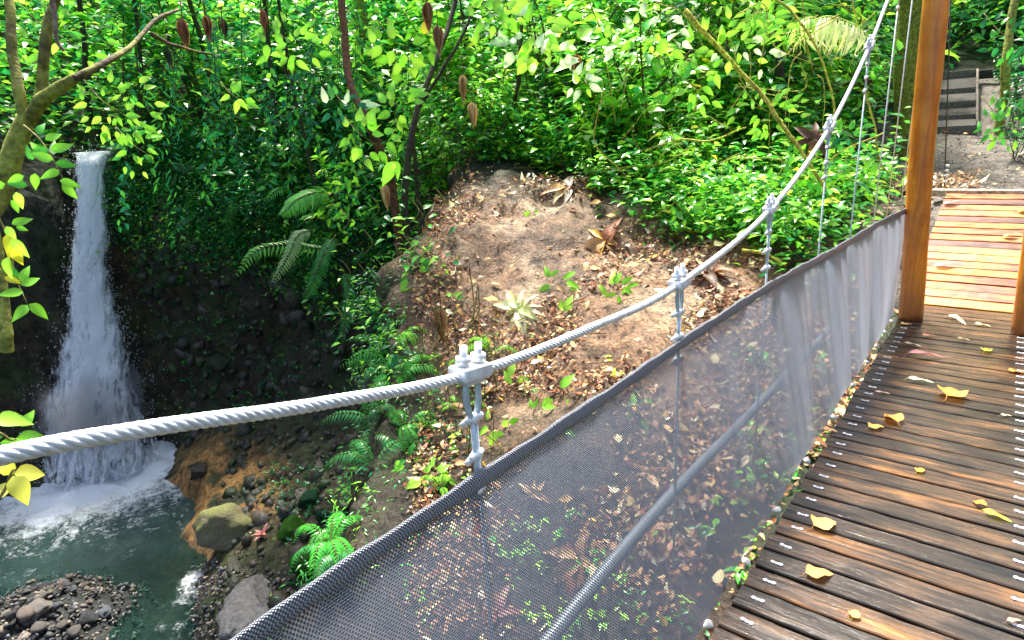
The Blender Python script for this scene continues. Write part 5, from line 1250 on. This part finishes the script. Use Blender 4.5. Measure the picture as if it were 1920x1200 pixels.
# leaves on the deck
deck_leaves = [
 (1547, 985, 46, 20, (.85, .52, .14), .8, 'wide pale orange heart shaped leaf, largest on the deck', .35), (1537, 1078, 54, 5, (.82, .45, .10), .62, 'broad orange leaf near the net in front of the heart shaped one', .3),
 (1603, 1152, 22, 60, (.85, .66, .12), .7, 'small yellow leaf nearest the camera', .2), (1726, 883, 18, 30, (.85, .62, .04), .6, 'tiny yellow leaf alone in the middle of the deck', .4),
 (1835, 945, 32, 150, (.70, .26, .03), .75, 'curled orange leaf touching the long yellow one', .6), (1870, 970, 62, -22, (.88, .78, .04), .34, 'long pointed bright yellow leaf', .2),
 (1643, 802, 30, 10, (.85, .48, .08), .65, 'small orange leaf beside the screw line', .3), (1557, 808, 30, -10, (.85, .55, .20), .5, 'tan leaf lying at the bottom of the net', .4), (1538, 833, 32, -30, (.7, .38, .12), .6, 'folded brown orange leaf tucked under the net', .8),
 (1787, 741, 32, 40, (.85, .42, .05), .8, 'orange butterfly shaped leaf in the middle of the deck', .5), (1672, 787, 32, 130, (.80, .36, .04), .7, 'bent orange leaf above the small one by the screws', .8),
 (1727, 716, 52, -5, (.85, .72, .38), .3, 'long pale straw leaf across the boards', .3), (1737, 671, 72, 0, (.50, .24, .18), .22, 'long pinkish brown leaf curled like a stick', 1.2), (1712, 648, 36, -8, (.8, .66, .4), .28, 'thin pale leaf just before the long curled one', .3),
 (1850, 658, 14, 40, (.8, .75, .05), .6, 'tiny yellow leaf near the right post', .3), (1807, 637, 26, -5, (.8, .72, .35), .35, 'small straw leaf in front of the ramp', .3), (1795, 603, 38, -25, (.85, .75, .35), .3, 'pale yellow curved leaf at the foot of the ramp', .7),
 (1843, 611, 32, -5, (.85, .70, .30), .4, 'pale leaf at the foot of the ramp near the right post', .4), (1700, 609, 22, 5, (.8, .6, .15), .5, 'small yellow leaf at the foot of the left post', .3), (1905, 698, 32, -5, (.8, .38, .06), .5, 'orange leaf at the right edge of the deck', .3),
 (1655, 738, 30, -3, (.7, .55, .3), .25, 'thin tan leaf beside the screws', .3), (1887, 780, 22, 0, (.8, .68, .4), .35, 'small straw leaf near the right screws', .3), (1742, 631, 26, 5, (.7, .35, .15), .4, 'small rusty leaf in front of the left post', .5),
 (1902, 1165, 30, 10, (.7, .42, .2), .3, 'thin brown leaf at the lower right edge', .6)]
for px, py, L_, an, c, wd, lab, fo_ in deck_leaves:
    z = ZD+.004; p = onz(px, py, z); q = onz(px+L_/2*math.cos(R_(an)), py-L_/2*math.sin(R_(an))*.8, z); dv = q-p; s_ = 2*np.linalg.norm(dv)
    Va, Qa, sh = arch_leaf(8, wd, fo_*.5, .15, wave=.25); Va = Va-np.array([0, .5, Va[:, 2].min()])
    c = (c[0]*.95, c[1]*(.78 if c[0] > c[1]*1.25 else .95), c[2]); b = MB(); b.add(Va, Qa, col=np.clip(np.array(c)[None]*sh[:, None], 0, .95)); b.tube([(0, -.75, .02), (.02, -.6, .04), (0, -.5, .0+Va[0, 2])], .014, 5, tuple(np.array(c)*.6))
    o = b.build('fallen_leaf', M['dry_leaf'], label=lab, cat='leaf'); o.scale = (s_, s_, s_); o.location = tuple(p); o.rotation_euler = (0, 0, math.atan2(dv[1], dv[0])-math.pi/2)
for px, py, L_, lab, c in [(1908, 398, 34, 'bright yellow leaf near the top right of the ramp', (.9, .7, .03)), (1768, 384, 26, 'pale leaf near the top left of the ramp', (.8, .66, .4)), (1752, 500, 34, 'white pale leaf at the left edge of the ramp', (.85, .8, .7)), (1880, 445, 26, 'brown leaf in the middle of the ramp', (.5, .25, .1))]:
    d = ray(px, py); nrm_r = np.array([0, -math.sin(ra), math.cos(ra)]); t = (np.array([0, ry0, rz0])@nrm_r+.006)/(d@nrm_r); p = d*t; s_ = L_/F*depth_of(p)
    o = bpy.data.objects.new('fallen_leaf', leaf_mesh(0, c=c, droop=.1, fold=.2)); C.objects.link(o); o.location = tuple(p+nrm_r*.01); o.scale = (s_,)*3; o.rotation_euler = (ra, 0, -1.3); tag(o, lab, 'leaf')
n = 170; p = np.stack([rng.uniform(-.60, -.535, n), rng.uniform(1.2, 5.2, n), rng.uniform(-.035, -.005, n)+ZD], 1)
litter('edge_litter', p, np.tile([0, 0, 1.], (n, 1)), .032, {'tan': 3, 'straw': 1.2, 'rust': 2, 'dark': 2, 'mid': 1.2}, M['dry_leaf'], kind='stuff', label='small dead leaves caught between the netting and the deck edge', cat='leaf litter')

# leafy curtains hanging from above down the dark cliff
for k in range(26):
    px, py0, d = rs.uniform(230, 800), rs.uniform(-30, 160), rs.uniform(8.6, 11); l = rs.uniform(160, 360); n = int(l/6)
    stem = [(px, py0, d), (px+rs.normal(0, 10), py0+l*.5, d), (px+rs.normal(0, 14), py0+l, d)]
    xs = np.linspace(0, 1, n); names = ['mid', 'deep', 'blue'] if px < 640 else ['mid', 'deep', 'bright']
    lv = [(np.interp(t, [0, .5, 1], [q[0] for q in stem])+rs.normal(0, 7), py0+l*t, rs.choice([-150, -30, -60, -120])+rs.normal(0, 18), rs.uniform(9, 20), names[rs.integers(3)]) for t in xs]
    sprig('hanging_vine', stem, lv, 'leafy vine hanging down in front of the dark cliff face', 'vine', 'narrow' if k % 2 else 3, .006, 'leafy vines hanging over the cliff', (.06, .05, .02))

# wire behind the left post, from the post top down to the sill of the ramp
b = MB(); q0 = ony(1771, 350, 7.85); q1 = ony(1789, -200, 7.85); b.tube([(0, 0, 0), tuple(q1-q0)], .006, 7, (.06, .06, .065))
for dz in (.05, .11, .16, .21): b.tube([(-.018, -.004, dz), (.018, .004, dz)], .011, 8, (.75, .76, .78))
o = b.build('stay_wire', M['steel'], label='thin dark wire with bright clips at its foot, just right of the left orange post', cat='wire'); o.location = tuple(q0)

for px, py, n, sp, L_, nm, lab in [(1050, 528, 9, 26, 28, {'bright': 3, 'lime': 2}, 'low green plant on the boulder right of the pale rosette'), (1158, 548, 10, 26, 28, {'bright': 3, 'lime': 2}, 'low green plant further right on the boulder above the cable'),
    (1060, 588, 6, 18, 34, {'lime': 2, 'pale': 1}, 'small yellow green plant just below the pale rosette'), (1000, 395, 5, 14, 20, {'lime': 2}, 'tiny lime plant high on the boulder'), (1045, 742, 7, 22, 38, {'lime': 3, 'bright': 2}, 'broad lime leaves just under the cable near the clamp'),
    (965, 720, 6, 24, 36, {'lime': 2, 'yellow': 1}, 'yellow green leaves touching the cable right of the big clamp'), (930, 800, 10, 34, 30, {'bright': 3, 'lime': 2}, 'leafy plant right of the big clamp hanger'), (1000, 770, 6, 20, 26, {'bright': 3, 'mid': 2}, 'small plant between the clamp and the net'),
    (812, 900, 12, 34, 26, {'lime': 2, 'bright': 3}, 'bright plant just above the net hem left of the hanger'), (770, 860, 8, 26, 28, {'mid': 3, 'bright': 2}, 'green plant at the dark edge above the net hem'), (850, 570, 6, 24, 28, {'lime': 2, 'mid': 2}, 'seedling with lime leaves on the left face of the boulder'),
    (745, 700, 10, 34, 26, {'mid': 3, 'deep': 3}, 'dark leafy tuft on the cliff edge left of the clamp'), (780, 510, 8, 30, 26, {'mid': 2, 'bright': 2}, 'tuft of leaves on the cliff edge left of the boulder'), (1190, 770, 8, 30, 26, {'bright': 2, 'mid': 2}, 'plant behind the upper edge of the net')]:
    h_ = hit(px, py); d = math.hypot(h_[0], h_[1])-.08
    sprig('small_plant', [(px, py+sp*.6, d+.08), (px, py+sp*.2, d+.02), (px+3, py, d), (px+6, py-sp*.4, d)], rand_leaves(px, py, n, sp, L_, nm), lab, 'plant', 5)

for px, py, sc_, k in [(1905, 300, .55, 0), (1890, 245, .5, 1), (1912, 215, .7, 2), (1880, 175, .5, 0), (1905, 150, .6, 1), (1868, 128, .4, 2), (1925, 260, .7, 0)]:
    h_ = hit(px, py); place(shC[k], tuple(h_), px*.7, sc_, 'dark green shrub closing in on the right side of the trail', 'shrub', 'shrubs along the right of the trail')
boulder(128, 292, 60, .8, 61, (.05, .05, .045), 'dark rock at the left of the waterfall lip', ang=.9)
boulder(236, 296, 70, .7, 62, (.055, .05, .045), 'dark rock at the right of the waterfall lip', ang=.9)
wall = rm_ & (zz > -5.4) & (zz < -1.2) & (PXg < 760)
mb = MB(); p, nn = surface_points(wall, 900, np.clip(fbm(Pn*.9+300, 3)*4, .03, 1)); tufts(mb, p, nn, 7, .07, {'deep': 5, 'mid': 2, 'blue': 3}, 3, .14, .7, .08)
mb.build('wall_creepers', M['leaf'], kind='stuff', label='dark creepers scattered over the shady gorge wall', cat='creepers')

face = view & (RD > -.9) & (RD < .25) & (RHO < 7.5) & (zz < -1.2) & (zz > -5) & (PXg > 600) & (PXg < 960)
p, nn = surface_points(face, 22)
for q, n_ in zip(p, nn): place(fpD[rng.integers(4)], tuple(q+n_*.03), rng.uniform(0, 6), rng.uniform(.35, .75), 'dark fern clinging to the steep face under the left edge of the boulder', 'fern', 'ferns on the steep boulder face', (n_[1]*-.7, n_[0]*.7))
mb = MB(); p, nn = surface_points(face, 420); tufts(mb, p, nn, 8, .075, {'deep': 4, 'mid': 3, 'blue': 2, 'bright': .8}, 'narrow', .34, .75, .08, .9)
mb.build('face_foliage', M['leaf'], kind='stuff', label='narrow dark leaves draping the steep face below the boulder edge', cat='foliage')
